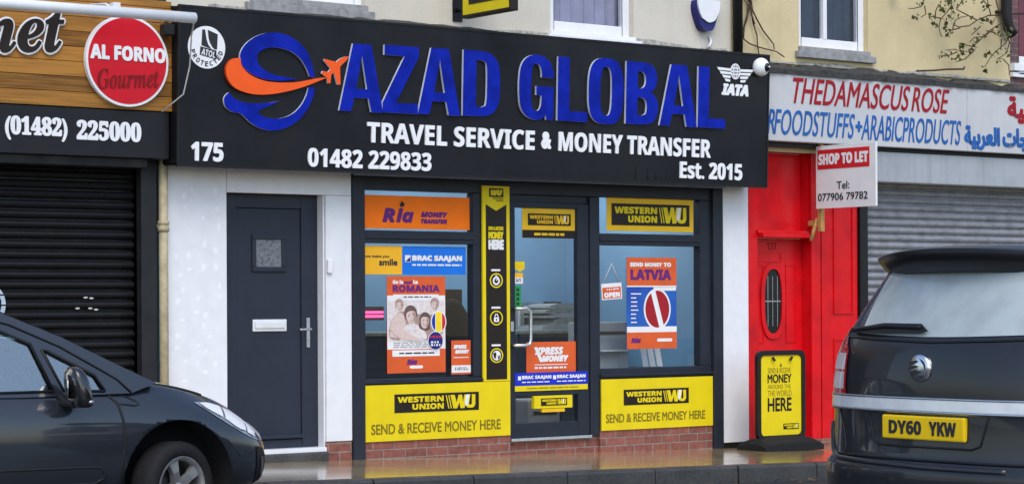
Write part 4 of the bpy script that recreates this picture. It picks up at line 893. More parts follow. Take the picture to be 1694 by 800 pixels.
obj('string', MB().tube([(13.165, PY, 1.50), (13.272, PY, 1.69)], .004, 5).tube([(13.272, PY, 1.69), (13.365, PY, 1.505)], .004, 5), M['cable'], OS)
NE = thing('neon_sign', 'small pink glowing sign inside the left window beside the family poster', 'sign', (10.65, .35, 1.17))
obj('casing', MB().box(10.70, 10.97, .40, .43, 1.18, 1.30), M['counter'], NE, .004); mb = MB()
for z in (1.215, 1.25): mb.tube([(10.72, .385, z), (10.95, .385, z)], .011, 8)
obj('tube', mb, M['neon'], NE)
# room contents
CT = thing('counter', 'dark shop counter inside behind the shop door', 'counter', (12.8, 1.4, .02))
obj('front', MB().box(11.0, 14.0, 1.3, 1.9, .02, 1.02), M['counter'], CT, .01); obj('worktop', MB().box(10.95, 14.05, 1.25, 1.95, 1.022, 1.06), M['cloth green'], CT, .01)
def pile(x, y, z, n, lab, seed):
    rnd = random.Random(seed); t = thing('paper_pile', lab, 'papers', (x, y, z)); zz = z
    for i in range(n):
        w_, h = .28+rnd.uniform(-.06, .05), rnd.uniform(.035, .06); ox = rnd.uniform(-.03, .03)
        mb = MB(); prof = [(-w_, 0), (-w_*.97, h*.5), (-w_*.6, h*.95), (0, h), (w_*.6, h*.92), (w_*.98, h*.4), (w_, 0)]
        vs = [(x+ox+a, y-.2, zz+b) for a, b in prof]+[(x+ox+a, y+.2, zz+b*.9) for a, b in prof]; k = len(prof)
        mb.add(vs, [(j, j+1, k+j+1, k+j) for j in range(k-1)]+[tuple(range(k)), tuple(range(2*k-1, k-1, -1)), (0, k-1, 2*k-1, k)]); obj('folder', mb, M['cloth green'] if i % 2 else M['grey box'], t); zz += h+.002
pile(13.78, 1.5, 1.062, 5, 'pile of folded grey green packets on the counter seen through the shop door', 2)
PR = thing('printer', 'grey printer behind the lower left corner of the right window', 'printer', (13.6, .6, .02))
obj('stand', MB().box(13.35, 13.95, .45, .9, .02, .62), M['counter'], PR, .01); obj('body', MB().box(13.40, 13.85, .48, .86, .622, 1.14), M['grey box'], PR, .02); obj('paper_slot', MB().box(13.45, 13.80, .472, .481, 1.02, 1.05), M['ink'], PR); obj('paper_tray', MB().box(13.46, 13.78, .40, .479, .86, .875), M['paper'], PR)
MN = thing('monitor', 'dark computer monitor on the counter seen through the left window', 'monitor', (12.35, 1.5, 1.062))
obj('screen', MB().box(12.10, 12.60, 1.48, 1.52, 1.14, 1.46), M['black'], MN, .008); obj('stand', MB().box(12.32, 12.38, 1.50, 1.54, 1.08, 1.2).box(12.22, 12.48, 1.42, 1.60, 1.062, 1.08), M['black'], MN, .004)
SHF = thing('wall_shelf', 'dark shelf of folders on the blue wall behind the hanging OPEN sign', 'shelf', (15.0, 2.2, 1.0))
obj('board', MB().box(13.5, 14.55, 2.15, 2.398, 1.005, 1.03), M['counter'], SHF, .004)
rnd = random.Random(12); xx = 13.55
while xx < 14.4:
    w_ = rnd.uniform(.04, .09); obj('folder', MB().box(xx, xx+w_-.006, 2.17, 2.39, 1.031, 1.031+rnd.uniform(.22, .31)), M[rnd.choice(['cloth green', 'grey box', 'counter', 'paper'])], SHF, .004); xx += w_+rnd.choice((0, 0, .05))
for i, (x0, x1, z0, z1, y, lab) in enumerate(((11.60, 11.90, 1.28, 1.70, 4.19, 'pale notice on the back wall left of the family poster'), (13.35, 13.62, 1.62, 1.98, 2.39, 'white notice high on the blue wall inside behind the shop door'))):
    t = thing('wall_notice', lab, 'notice', ((x0+x1)/2, y, z0)); obj('sheet', MB().box(x0, x1, y-.004, y, z0, z1), M['paper'], t)
    f = Flat(FP(y-.004)); f.dashes(x0+.03, x1-.03, z0+.05, z1-.05, .001, 0, 7); f.done('small_print', [M['print grey']], t)
LPR = thing('office_machine', 'grey office machine on the floor behind the lower door pane', 'printer', (13.0, .7, .02))
obj('body', MB().box(12.72, 13.10, .60, .95, .03, .42), M['grey box'], LPR, .02); obj('paper_slot', MB().box(12.78, 13.05, .592, .601, .28, .31), M['ink'], LPR)
CR = thing('leaflet_rack', 'dark stand of pale leaflets behind the LATVIA poster', 'rack', (14.0, .5, .6))
obj('stand', MB().box(13.98, 14.3, .45, .7, .02, .70), M['counter'], CR, .01)
for k in range(3): obj('leaflet_slot', MB().add([(14.02+k*.09, .47, .705), (14.09+k*.09, .47, .705), (14.12+k*.09, .55, .88), (14.05+k*.09, .55, .88)], [(0, 1, 2, 3)]), M['paper'], CR)
CH = thing('office_chair', 'dark high backed chair inside the left window behind the leaflet', 'chair', (11.6, .8, .02))
obj('backrest', MB().ball((12.02, .85, 1.05), (.22, .06, .32), 20), M['rubber'], CH); obj('seat', MB().ball((12.02, .62, .55), (.25, .24, .06), 18), M['rubber'], CH); obj('base', MB().tube([(12.02, .65, .03), (12.02, .65, .52)], .03, 8).box(11.74, 12.30, .62, .68, .02, .05).box(11.99, 12.05, .38, .92, .02, .05), M['black'], CH); obj('back_support', MB().tube([(12.02, .70, .53), (12.02, .90, .60), (12.02, .90, .95)], .025, 8), M['black'], CH)

# ---------------------------------------------------------------- pavement sign
AS = thing('pavement_sign', 'yellow swing sign in a black frame standing in front of the red door', 'sign', (14.93, -.48, gz(14.93)))
ap = Pl((0, 0, 0)); ZG = 0
f = Flat(ap); f.shape([rrect(-.315, .315, .10, .95, .07), rrect(-.27, .27, .14, .905, .045)], -.02, .04); f.done('frame', [M['black']], AS).matrix_parent_inverse = Matrix()
f = Flat(ap); f.shape(rrect(-.268, .268, .142, .903, .045), -.006, .012); pn = f.done('panel', [M['wu yellow']], AS); pn.matrix_parent_inverse = Matrix()
f = Flat(ap)
f.text('SEND & RECEIVE', 'gill', -.17, .13, .735, .785, .0065, .001, 1, 0); f.text('MONEY', 'gill', -.175, .14, .64, .725, .0065, .001, 0, .003); f.text('AROUND THE', 'gill', -.175, .13, .585, .625, .0065, .001, 1, 0); f.text('THE WORLD', 'gill', -.175, .14, .515, .57, .0065, .001, 1, 0); f.text('HERE', 'gill', -.175, .14, .37, .50, .0065, .001, 0, .004)
f.shape([(.0, .83), (-.012, .795), (.012, .795)], .0065, .001)
f.done('lettering', [M['wu black'], M['wu text']], pn)
wu_logo(ap, .03, .235, .195, .25, .0065, pn)
mb = MB(); 
for s in (-1, 1): mb.tube([(s*.13, -.03, .885), (s*.10, -.03, .855)], .012, 6)
o = obj('hinge_clips', mb, M['black'], AS); o.matrix_parent_inverse = Matrix()
mb = MB(); prof = [(-.385, .0), (-.385, .07), (-.345, .115), (-.14, .135), (.14, .135), (.345, .115), (.385, .07), (.385, 0)]
vs = [(a, -.20, b*.6) for a, b in prof]+[(a*.96, -.06, b) for a, b in prof]+[(a*.96, .06, b) for a, b in prof]+[(a, .20, b*.6) for a, b in prof]; k = len(prof)
mb.add(vs, [(r*k+j, r*k+j+1, (r+1)*k+j+1, (r+1)*k+j) for r in range(3) for j in range(k-1)]+[tuple(range(k)), tuple(range(4*k-1, 3*k-1, -1)), (0, k-1, 4*k-1, 3*k)])
o = obj('base', mb, M['rubber'], AS, .006); o.matrix_parent_inverse = Matrix()

# ---------------------------------------------------------------- plants on the walls
DV = thing('dead_vine', 'bare brown vine roots hanging on the yellow wall beside the black downpipe', 'vine', (15, -.03, 3.75))
ROOTS = [[(14.987, 4.28), (14.979, 4.197), (14.922, 4.069), (14.887, 3.954), (14.9, 3.872), (14.963, 3.83), (15.075, 3.807), (15.202, 3.797), (15.316, 3.781), (15.431, 3.731)],
 [(14.987, 4.28), (14.993, 4.157), (15.034, 4.026), (15.069, 3.925), (15.082, 3.823), (15.086, 3.735)], [(14.991, 4.28), (15.021, 4.169), (15.077, 4.07), (15.161, 3.973), (15.246, 3.896), (15.281, 3.846), (15.309, 3.801)],
 [(14.988, 4.28), (15.0, 4.106), (15.027, 4.025)], [(14.972, 4.217), (14.936, 4.06), (14.908, 3.996), (14.905, 3.904)]]
mb = MB(); rnd = random.Random(3)
for r in ROOTS: mb.tube([(x, -.03+rnd.uniform(-.015, .015), z) for x, z in r], [.009-.004*i/len(r) for i in range(len(r))], 6)
mb.tube([(14.987, -.03, 4.27), (14.99, -.02, 4.6)], .016, 7); obj('stem', mb, M['bark'], DV)
mb = MB()
for i in range(40):
    a = Vector((14.97+rnd.gauss(0, .07), -.04+rnd.uniform(-.04, .02), 4.29+rnd.uniform(-.04, .12))); e = a+Vector((rnd.gauss(0, .04), rnd.uniform(-.03, .01), rnd.uniform(-.07, .02))); mb.tube([a, (a+e)/2+Vector((0, 0, .01)), e], .0045, 4)
obj('root_tuft', mb, M['bark'], DV)
CP = thing('climbing_plant', 'straggly leafy plant growing out of the wall top right above the grocery sign', 'plant', (18.5, -.1, 4.2))
BR = [[(18.441, 4.553), (18.432, 4.451), (18.473, 4.353), (18.523, 4.283), (18.354, 4.187), (18.219, 4.066), (18.119, 3.992), (18.053, 3.949), (17.888, 3.933), (17.774, 3.948), (17.596, 3.925)], [(18.053, 3.949), (17.953, 3.859), (17.855, 3.826)], [(17.888, 3.933), (17.774, 3.892), (17.612, 3.866)], [(18.119, 4.003), (17.987, 3.995), (17.889, 4.005)],
 [(18.473, 4.353), (18.322, 4.342), (18.188, 4.287), (18.088, 4.224), (17.923, 4.196), (17.809, 4.205), (17.776, 4.246), (17.842, 4.284), (17.99, 4.312), (18.055, 4.283)], [(18.188, 4.293), (17.99, 4.351), (17.859, 4.374), (17.892, 4.454), (17.958, 4.515)], [(17.746, 4.498), (17.712, 4.396), (17.631, 4.324), (17.55, 4.241), (17.565, 4.165), (17.629, 4.093), (17.67, 4.079)],
 [(17.55, 4.252), (17.422, 4.265)], [(17.55, 4.252), (17.567, 4.341), (17.583, 4.409)], [(17.792, 4.226), (17.727, 4.144), (17.678, 4.129)], [(17.841, 4.174), (17.743, 4.145), (17.694, 4.097)], [(17.407, 4.472), (17.343, 4.368), (17.216, 4.337), (17.089, 4.322)], [(17.343, 4.368), (17.326, 4.28), (17.239, 4.241)],
 [(18.354, 4.187), (18.253, 4.113), (18.137, 4.099), (18.087, 4.046)], [(18.254, 4.225), (18.154, 4.151), (18.087, 4.124)], [(18.523, 4.283), (18.556, 4.224), (18.59, 4.113), (18.555, 4.054), (18.47, 3.981), (18.419, 3.922), (18.335, 3.815), (18.251, 3.788)], [(18.59, 4.113), (18.657, 4.084), (18.656, 3.97), (18.52, 3.894)], [(18.59, 4.113), (18.58, 3.999)], [(18.554, 3.896), (18.604, 3.832), (18.604, 3.719)],
 [(18.322, 4.342), (18.322, 4.443), (18.34, 4.545)], [(18.354, 4.187), (18.472, 4.173), (18.522, 4.142)], [(18.223, 4.513), (18.256, 4.449), (18.322, 4.443)],
 [(17.746, 4.498), (17.85, 4.62), (18.0, 4.8), (18.3, 5.0), (18.55, 5.05)], [(17.958, 4.515), (18.05, 4.7), (18.3, 4.9)], [(18.441, 4.553), (18.46, 4.8), (18.55, 5.05)], [(18.34, 4.545), (18.42, 4.8)], [(17.407, 4.472), (17.6, 4.65), (18.0, 4.8)]]
mb = MB()
for i, r in enumerate(BR): mb.tube([(x, -.13-.05*math.sin(i*2.1+j*.8), z) for j, (x, z) in enumerate(r)], [max(.003, .0075-.0045*j/len(r)) for j in range(len(r))], 5)
mb.tube([(18.55, -.12, 5.05), (18.58, .02, 5.1)], .018, 7)
obj('stem', mb, M['bark'], CP)
LV = [(17.666, 4.347), (17.626, 4.437), (17.561, 4.383), (17.234, 4.402), (17.217, 4.237), (17.479, 4.174), (17.673, 4.259), (17.673, 4.226), (17.64, 4.147), (17.704, 4.107), (17.787, 4.306), (17.87, 4.45), (18.216, 4.444), (18.283, 4.449), (18.016, 4.284), (17.408, 4.262), (18.173, 4.29), (18.265, 4.291), (18.365, 4.287), (18.398, 4.188), (18.097, 4.128), (18.131, 4.119), (18.072, 4.043), (18.047, 3.958), (17.85, 3.945), (17.703, 3.93), (17.866, 3.896), (17.816, 3.855), (17.589, 3.863), (17.883, 3.997), (18.533, 4.229), (18.592, 4.173), (18.566, 4.109), (18.624, 3.967), (18.447, 3.972), (18.362, 3.916), (18.287, 3.928), (18.228, 3.779), (18.488, 3.879), (17.593, 4.402), (17.698, 4.426), (17.739, 4.396), (17.70, 4.36), (17.69, 4.45), (17.9, 4.47), (18.0, 4.49)]
mb = MB(); rnd = random.Random(8)
for x, z in LV:
    for k in range(rnd.choice((4, 5, 6, 8))):
        c = Vector((x+rnd.gauss(0, .025), -.16+rnd.uniform(-.05, .04), z+rnd.gauss(0, .025))); a = Vector((rnd.gauss(0, 1), rnd.gauss(0, .6), rnd.gauss(-.3, 1))).normalized(); b = a.cross(Vector((rnd.gauss(0, 1), rnd.gauss(0, 1), rnd.gauss(0, 1)))).normalized()
        L = rnd.uniform(.024, .055); W = L*.42; n_ = a.cross(b)
        mb.add([c-a*L*.2, c+b*W+a*L*.35+n_*.004, c+a*L, c-b*W+a*L*.35+n_*.004], [(0, 1, 2), (0, 2, 3)])
obj('leaves', mb, M['leaf'], CP)
tag(obj('broken_branch', MB().tube([(17.085, -.26, 3.672), (17.322, -.27, 3.69), (17.53, -.27, 3.715), (17.789, -.26, 3.733), (17.814, -.25, 3.755)], .011, 6), M['bark']), 'bare broken twig lying along the top of the grocery sign', 'twig')
RP = thing('wall_downpipe', 'black downpipe end on the yellow wall behind the climbing plant', 'pipe', (18.66, -.07, 4.1))
obj('pipe', MB().tube([(18.68, -.08, 6.6), (18.68, -.08, 4.35), (18.70, -.09, 4.24), (18.76, -.10, 4.17)], .06, 12), M['pipe black'], RP)
obj('pipe_bracket', MB().box(18.60, 18.77, -.03, .011, 4.40, 4.43).tube([(18.72, -.1, 4.39), (19.05, -.1, 4.42)], .008, 6), M['pipe black'], RP)
tag(obj('wall_hook', MB().tube([(16.98, .01, 4.72), (16.98, -.08, 4.68), (16.98, -.10, 4.52)], .035, 10).ball((16.98, -.10, 4.50), .045, 12), M['black']), 'black lamp hook end on the yellow wall right of its window', 'hook')
mb = MB(); rnd = random.Random(21)
for i in range(70):
    x = rnd.uniform(10.5, 16); y = -2.21-abs(rnd.gauss(0, .10)); c = Vector((x, y, gz(x)-.128)); an = rnd.uniform(0, 6.28); L = rnd.uniform(.02, .045); a = Vector((math.cos(an), math.sin(an), rnd.uniform(-.1, .4)))*L; b = Vector((-math.sin(an), math.cos(an), .1))*L*.5
    mb.add([c-a, c+b, c+a, c-b], [(0, 1, 2, 3)])
struct(obj('fallen_leaves', mb, M['leaf dead']), 'stuff')

# ---------------------------------------------------------------- cars
def bake(o):
    dg = bpy.context.evaluated_depsgraph_get(); me = bpy.data.meshes.new_from_object(o.evaluated_get(dg), depsgraph=dg); me.name = o.name; return me
def smooth_body(name, vs, fs, levels, crease=()):
    me = bpy.data.meshes.new(name); me.from_pydata(vs, [], fs); bm = bmesh.new(); bm.from_mesh(me); bmesh.ops.recalc_face_normals(bm, faces=bm.faces); bm.to_mesh(me); bm.free()
    for p in me.polygons: p.use_smooth = True
    if crease:
        at = me.attributes.new('crease_edge', 'FLOAT', 'EDGE'); cs = {tuple(sorted(c[:2])): c[2] for c in crease}
        for e in me.edges:
            k = tuple(sorted(e.vertices)); at.data[e.index].value = cs.get(k, 0)
    o = bpy.data.objects.new(name, me); COL.objects.link(o)
    s = o.modifiers.new('s', 'SUBSURF'); s.levels = s.render_levels = levels
    me2 = bake(o); bpy.data.objects.remove(o); return me2
def cut(me, cutters):
    o = bpy.data.objects.new('tmp', me); COL.objects.link(o); tmp = []
    for c in cutters:
        k = bpy.data.objects.new('tmpc', c); COL.objects.link(k); k.hide_render = True; tmp.append(k)
        b = o.modifiers.new('b', 'BOOLEAN'); b.operation = 'DIFFERENCE'; b.object = k; b.solver = 'EXACT'
    me2 = bake(o)
    for k in tmp: bpy.data.objects.remove(k)
    bpy.data.objects.remove(o); return me2
def bvh_of(me): return BVHTree.FromPolygons([v.co for v in me.vertices], [tuple(p.vertices) for p in me.polygons])
def cylinder_mesh(c, ax, r, h, n=48):
    mb = MB().lathe([(0, 0), (r, 0), (r, h), (0, h)], c, ax, n, 0, False); return mb.mesh('cyl', [])
class Proj:
    """drops 2D outlines on a body along a direction, so panels, lamps and glass follow its surface"""
    def __init__(s, bvh, o, r, u, d): s.b = bvh; s.o = Vector(o); s.r = Vector(r); s.u = Vector(u); s.d = Vector(d).normalized()
    def hit(s, a, b, off):
        p = s.o+s.r*a+s.u*b; h = s.b.ray_cast(p, s.d)
        if h[0] is None: return None
        n = h[1]
        if n.dot(s.d) > 0: n = -n
        return h[0]+n*off
    def patch(s, mb, poly, off=.004, step=.03, mi=0):
        pts = [Vector(p) for p in poly]; bd = []
        for i in range(len(pts)):
            a, b = pts[i], pts[(i+1) % len(pts)]; n = max(1, int((b-a).length/step))
            bd += [a.lerp(b, k/n) for k in range(n)]
        xs = [p.x for p in bd]; ys = [p.y for p in bd]; inner = []; x = min(xs)+step/2
        while x < max(xs):
            y = min(ys)+step/2
            while y < max(ys):
                q = Vector((x, y))
                if min((q-p).length for p in bd) > step*.45: inner.append(q)
                y += step
            x += step
        nb = len(bd); r = delaunay_2d_cdt(bd+inner, [], [list(range(nb))], 1, 1e-6)
        vs = []; ok = []
        for v in r[0]: h = s.hit(v.x, v.y, off); ok.append(h is not None); vs.append(h if h is not None else Vector((0, 0, 0)))
        mb.add(vs, [f for f in r[2] if all(ok[i] for i in f)], mi, True); return mb
    def line(s, mb, pts, r=.005, off=.0, step=.03, mi=0):
        out = []
        for i in range(len(pts)-1):
            a, b = Vector(pts[i]), Vector(pts[i+1]); n = max(1, int((b-a).length/step))
            for k in range(n+(i == len(pts)-2)):
                h = s.hit(*a.lerp(b, k/n), off)
                if h is not None: out.append(h)
        if len(out) > 1: mb.tube(out, r, 6, mi)
        return mb
def wheel(parent, c, side, r=.31, rr=.205, w_=.20, steer=0, spokes=5):
    """tyre, rim with spokes; side -1: outer face towards -Y"""
    rot = Matrix.Rotation(steer, 3, 'Z'); ax = rot @ Vector((0, side, 0)); c = Vector(c); h = w_/2
    ty = obj('wheel', MB().lathe([(rr, -h), (rr+.03, -h), (r-.02, -h*.92), (r-.004, -h*.7), (r, -h*.4), (r, h*.4), (r-.004, h*.7), (r-.02, h*.92), (rr+.045, h), (rr+.012, h*.97), (rr, h*.80), (rr, -h)], c, ax, 64), M['rubber'], parent)
    f = MB().lathe([(rr+.004, h*.93), (rr-.012, h*.93), (rr-.022, h*.78), (rr-.025, h*.1), (rr-.03, -h*.6)], c, ax, 64)
    u = Vector((0, 0, 1)); t = ax.cross(u)
    for k in range(spokes):
        a = 2*math.pi*k/spokes+.35; rad = u*math.cos(a)+t*math.sin(a); tan = ax.cross(rad)
        def P(rr_, ww, dd): return [c+rad*rr_+tan*ww+ax*dd, c+rad*rr_-tan*ww+ax*dd]
        A = P(.03, .030, h*.62)+P(rr*.55, .024, h*.80)+P(rr-.012, .040, h*.80); B = [q-ax*.03+(tan*.006 if i % 2 == 0 else -tan*.006) for i, q in enumerate(A)]
        f.add(A+B, [(0, 1, 3, 2), (2, 3, 5, 4), (0, 2, 8, 6), (2, 4, 10, 8), (1, 7, 9, 3), (3, 9, 11, 5), (4, 5, 11, 10)])
    f.lathe([(.0, h*.70), (.03, h*.69), (.038, h*.62), (.04, h*.4)], c, ax, 24)
    obj('rim', f, M['alloy'], ty)
    obj('brake_disc', MB().lathe([(0, h*.1), (.14, h*.1), (.14, h*.02), (0, h*.02)], c, ax, 40).lathe([(rr-.035, -h*.5), (0, -h*.5)], c, ax, 40), M['trim'], ty)

# ---- the parked hatchback, front to the right
HX, HY, HZ = 6.545, -3.10, -.045
HC = thing('parked_car', 'wet dark grey hatchback parked at the kerb in front of the black shutter', 'car', (HX, HY, HZ))
def Tm(me): me.transform(Matrix.Translation((HX, HY, HZ))); return me
ST = [ # x, w, zb, zside, ysh, zsh, ye, ze, zc
 (-3.42, .52, .36, .5, .5, .70, .42, .80, .81), (-3.34, .74, .28, .5, .72, .76, .62, .88, .89), (-3.1, .86, .22, .5, .84, .79, .74, .90, .90), (-2.6, .895, .20, .5, .875, .79, .80, .90, .90),
 (-1.6, .905, .19, .48, .885, .78, .815, .875, .875), (-.75, .905, .19, .48, .885, .77, .815, .86, .87), (-.42, .905, .19, .48, .88, .77, .80, .875, .91), (-.16, .905, .20, .48, .875, .77, .765, .905, .965),
 (.10, .905, .20, .48, .865, .745, .735, .86, .925), (.34, .89, .20, .47, .83, .70, .69, .79, .855), (.53, .835, .20, .45, .765, .635, .61, .705, .77), (.675, .755, .21, .42, .685, .565, .52, .625, .68), (.765, .61, .23, .39, .545, .50, .40, .55, .60), (.82, .34, .27, .36, .26, .44, .20, .47, .50)]
vs = []; NR = 9
for x, w_, zb, zs, ysh, zsh, ye, ze, zc in ST:
    half = [(0, zb), (w_*.82, zb), (w_-.02, zb+.09), (w_, zs), (w_-.004, (zs+zsh)/2+.02), (ysh, zsh), (ye, ze), (ye*.5, ze*.35+zc*.65), (0, zc)]
    vs += [(x, -y, z) for y, z in half]+[(x, y, z) for y, z in half[-2:0:-1]]
n = 2*NR-2; fs = [(i*n+k, i*n+(k+1) % n, (i+1)*n+(k+1) % n, (i+1)*n+k) for i in range(len(ST)-1) for k in range(n)]
fs += [tuple(range(n)), tuple(range((len(ST)-1)*n, len(ST)*n))[::-1]]
cre = []
for i in range(len(ST)-1):
    for k in (6, n-6): cre.append((i*n+k, (i+1)*n+k, .55))
body = smooth_body('body', vs, fs, 3, cre)
hb0 = bvh_of(body)
body = cut(body, [cylinder_mesh((x, s*.60 if s > 0 else -1.3, .305), (0, 1, 0), .372, .7) for x in (0, -2.61) for s in (-1, 1)])
for p in body.polygons: p.use_smooth = True
def car_part(name, me_or_mb, m, parent, T, mats=None):
    me = me_or_mb.mesh(name, [M[m]] if isinstance(m, str) else m) if isinstance(me_or_mb, MB) else me_or_mb
    if not me.materials: me.materials.append(M[m])
    T(me); return link(name, me, parent)
body.materials.clear(); body.materials.append(M['car paint'])
me = body; Tm(me); HB = link('body', me, HC)
for x in (0, -2.61):
    for s in (-1, 1): car_part('wheel_arch_liner', MB().lathe([(.37, 0), (.37, .5), (0, .5)], (x, -.885 if s < 0 else .885, .305), (0, -s, 0), 40), 'rubber', HC, Tm)
side = Proj(hb0, (0, -3, 0), (1, 0, 0), (0, 0, 1), (0, 1, 0)); oside = Proj(hb0, (0, 3, 0), (1, 0, 0), (0, 0, 1), (0, -1, 0)); top = Proj(hb0, (0, 0, 3), (1, 0, 0), (0, 1, 0), (0, 0, -1)); frontp = Proj(hb0, (3, 0, 0), (0, 1, 0), (0, 0, 1), (-1, 0, 0))
mb = MB()
for pr in (side, oside):
    pr.line(mb, [(-.46, .845), (-.40, .79), (-.372, .66), (-.372, .52), (-.40, .36), (-.43, .24)], .009, .0); pr.line(mb, [(-.44, .868), (-.36, .835), (-.28, .80), (-.255, .775), (-.29, .770), (-.395, .785)], .006); pr.line(mb, [(-1.62, .85), (-1.62, .45), (-1.62, .24)], .005); pr.line(mb, [(-.43, .245), (-1.6, .235)], .004)
    pr.line(mb, [(.335, .545), (.375, .50), (.41, .47), (.44, .44)], .003)
for s in (-1, 1): top.line(mb, [(-.30, s*.775), (-.1, s*.742), (.12, s*.722), (.25, s*.70)], .009)
top.line(mb, [(.60, -.45), (.665, -.2), (.68, 0), (.665, .2), (.60, .45)], .004)
car_part('panel_gaps', mb, 'black', HC, Tm)
for pr in (side, oside):
    mb = MB(); pr.patch(mb, [(-1.6, .335), (-.56, .325), (-.50, .355), (-.53, .415), (-.60, .42), (-1.6, .43)], .012, .04); o = car_part('side_moulding', mb, 'car paint', HC, Tm)
    mb = MB(); pr.line(mb, [(-1.6, .43), (-.60, .42), (-.53, .415), (-.50, .355), (-.56, .325), (-1.6, .335)], .008, .008); car_part('moulding_edge', mb, 'trim', o, Tm)
# headlights
for pr in (side, oside):
    poly = [(.14, .775), (.24, .77), (.36, .745), (.50, .675), (.60, .605), (.66, .55), (.645, .515), (.55, .54), (.42, .60), (.30, .67), (.20, .735)]
    mb = MB(); pr.patch(mb, [tuple(q) for q in smooth_poly(poly, 1)], .004, .025); hl = car_part('headlight', mb, 'reflector', HC, Tm)
    mb = MB(); pass
    for q in ([(.18, .766), (.26, .764), (.355, .735), (.33, .675), (.23, .725)], [(.37, .73), (.45, .695), (.52, .65), (.50, .585), (.43, .605), (.345, .665)], [(.525, .645), (.565, .615), (.60, .575), (.575, .545), (.51, .575)]):
        mb = MB(); pr.patch(mb, smooth_poly(q, 1, 62), .010, .02); car_part('bulb_reflector', mb, 'bulb white', hl, Tm)
    mb = MB()
    mb = MB(); pr.patch(mb, [(.55, .63), (.60, .60), (.655, .55), (.645, .52), (.61, .54), (.575, .59)], .012, .02); car_part('lens', mb, 'print grey', hl, Tm)
mb = MB()
for pr in (side, oside): pr.patch(mb, [(.585, .49), (.65, .475), (.73, .40), (.745, .25), (.64, .22), (.60, .30), (.59, .42)], .006, .03)
frontp.patch(mb, [(-.42, .27), (.42, .27), (.46, .38), (.36, .47), (-.36, .47), (-.46, .38)], .006, .04); car_part('front_grille', mb, 'trim', HC, Tm)
mb = MB()
for pr in (side, oside): pr.patch(mb, [(.63, .42), (.65, .42), (.675, .30), (.66, .27), (.64, .33)], .012, .02)
car_part('fog_lamp_trim', mb, 'steel', HC, Tm)
# cabin: side frames with window openings, roof and glass
def tum(y0, z): return y0-max(0, z-.84)*.36
def side_sheet(loops, off, depth, s):
    vs, fs = fill(loops, depth); return [(a, s*(tum(.845, b)+off-c), b) for a, b, c in vs], fs
OUT = [(-.12, .90), (-.40, 1.035), (-.70, 1.185), (-1.02, 1.315), (-1.35, 1.40), (-1.75, 1.44), (-2.3, 1.42), (-2.75, 1.36), (-3.12, 1.22), (-3.36, .93), (-3.36, .86), (-2.6, .862), (-1.0, .838), (-.30, .845)]
W_A = [(-.47, .862), (-.52, .955), (-.80, 1.105), (-.835, 1.115), (-.735, .872)]           # quarter light
W_B = [(-.80, .868), (-.90, 1.145), (-1.15, 1.255), (-1.40, 1.315), (-1.62, 1.335), (-1.62, .868)]
W_C = [(-1.70, .872), (-1.70, 1.34), (-2.2, 1.33), (-2.6, 1.27), (-2.85, 1.10), (-2.85, .90)]
for s in (-1, 1):
    mb = MB(); v_, f_ = side_sheet([OUT, W_A, W_B, W_C], 0, .05, s); mb.add(v_, f_); fr_ = car_part('window_frame', mb, 'car paint', HC, Tm)
    mb = MB()
    for wl in (W_A, W_B, W_C):
        v_, f_ = side_sheet([wl], -.012, .004, s); mb.add(v_, f_)
    car_part('side_glass', mb, 'glass car', HC, Tm)
    mb = MB()
    for wl in (W_A, W_B, W_C):
        q = [(a, s*(tum(.845, b)+.002), b) for a, b in wl+wl[:1]]; mb.tube(q, .009, 6)
    q = [(a, s*(tum(.845, b)+.004), b) for a, b in [(-.30, .85), (-.38, .93), (-.48, .99), (-.72, 1.13), (-1.02, 1.262), (-1.36, 1.345), (-1.75, 1.38)]]; mb.tube(q, .006, 6)
    car_part('rubber_seal', mb, 'black', fr_, Tm)
def grid_sheet(rows):
    mb = MB(); n_ = len(rows[0]); vs = [p for r in rows for p in r]; return mb.add(vs, [(i*n_+k, i*n_+k+1, (i+1)*n_+k+1, (i+1)*n_+k) for i in range(len(rows)-1) for k in range(n_-1)], 0, True)
def cross(x, z, crown, n_=9):
    e = tum(.845, z)-.004; return [(x, -e+2*e*k/(n_-1), z+crown*(1-(2*k/(n_-1)-1)**2)) for k in range(n_)]
car_part('roof', grid_sheet([cross(-1.02, 1.313, .05), cross(-1.35, 1.398, .045), cross(-1.75, 1.438, .04), cross(-2.3, 1.418, .04), cross(-2.75, 1.358, .04), cross(-2.95, 1.30, .04)]), 'car paint', HC, Tm)
car_part('windscreen', grid_sheet([[(x+.10*(1-(2*k/8-1)**2), y, z) for k, (x, y, z) in enumerate(cross(xx, zz, cr))] for xx, zz, cr in ((-.13, .898, .05), (-.40, 1.033, .05), (-.70, 1.183, .05), (-1.02, 1.312, .05))]), 'glass car', HC, Tm)
car_part('rear_window', grid_sheet([cross(-2.95, 1.298, .04), cross(-3.12, 1.218, .04), cross(-3.35, .93, .03)]), 'glass sheen', HC, Tm)
mb = MB(); mb.box(-.62, -.28, -.72, .72, .84, .90); mb.box(-.70, -.52, -.70, .70, .72, .93); car_part('dashboard', mb, 'dash', HC, Tm)
mb = MB(); mb.tube([(-.80-.06*math.cos(t), -.36+.185*math.sin(t), .95+.17*math.cos(t)) for t in [2*math.pi*k/24 for k in range(25)]], .017, 8); mb.tube([(-.80, -.36, .95), (-.66, -.36, .90)], .04, 8); mb.tube([(-.80, -.53, .95), (-.80, -.19, .95)], .02, 6); car_part('steering_wheel', mb, 'dash', HC, Tm)
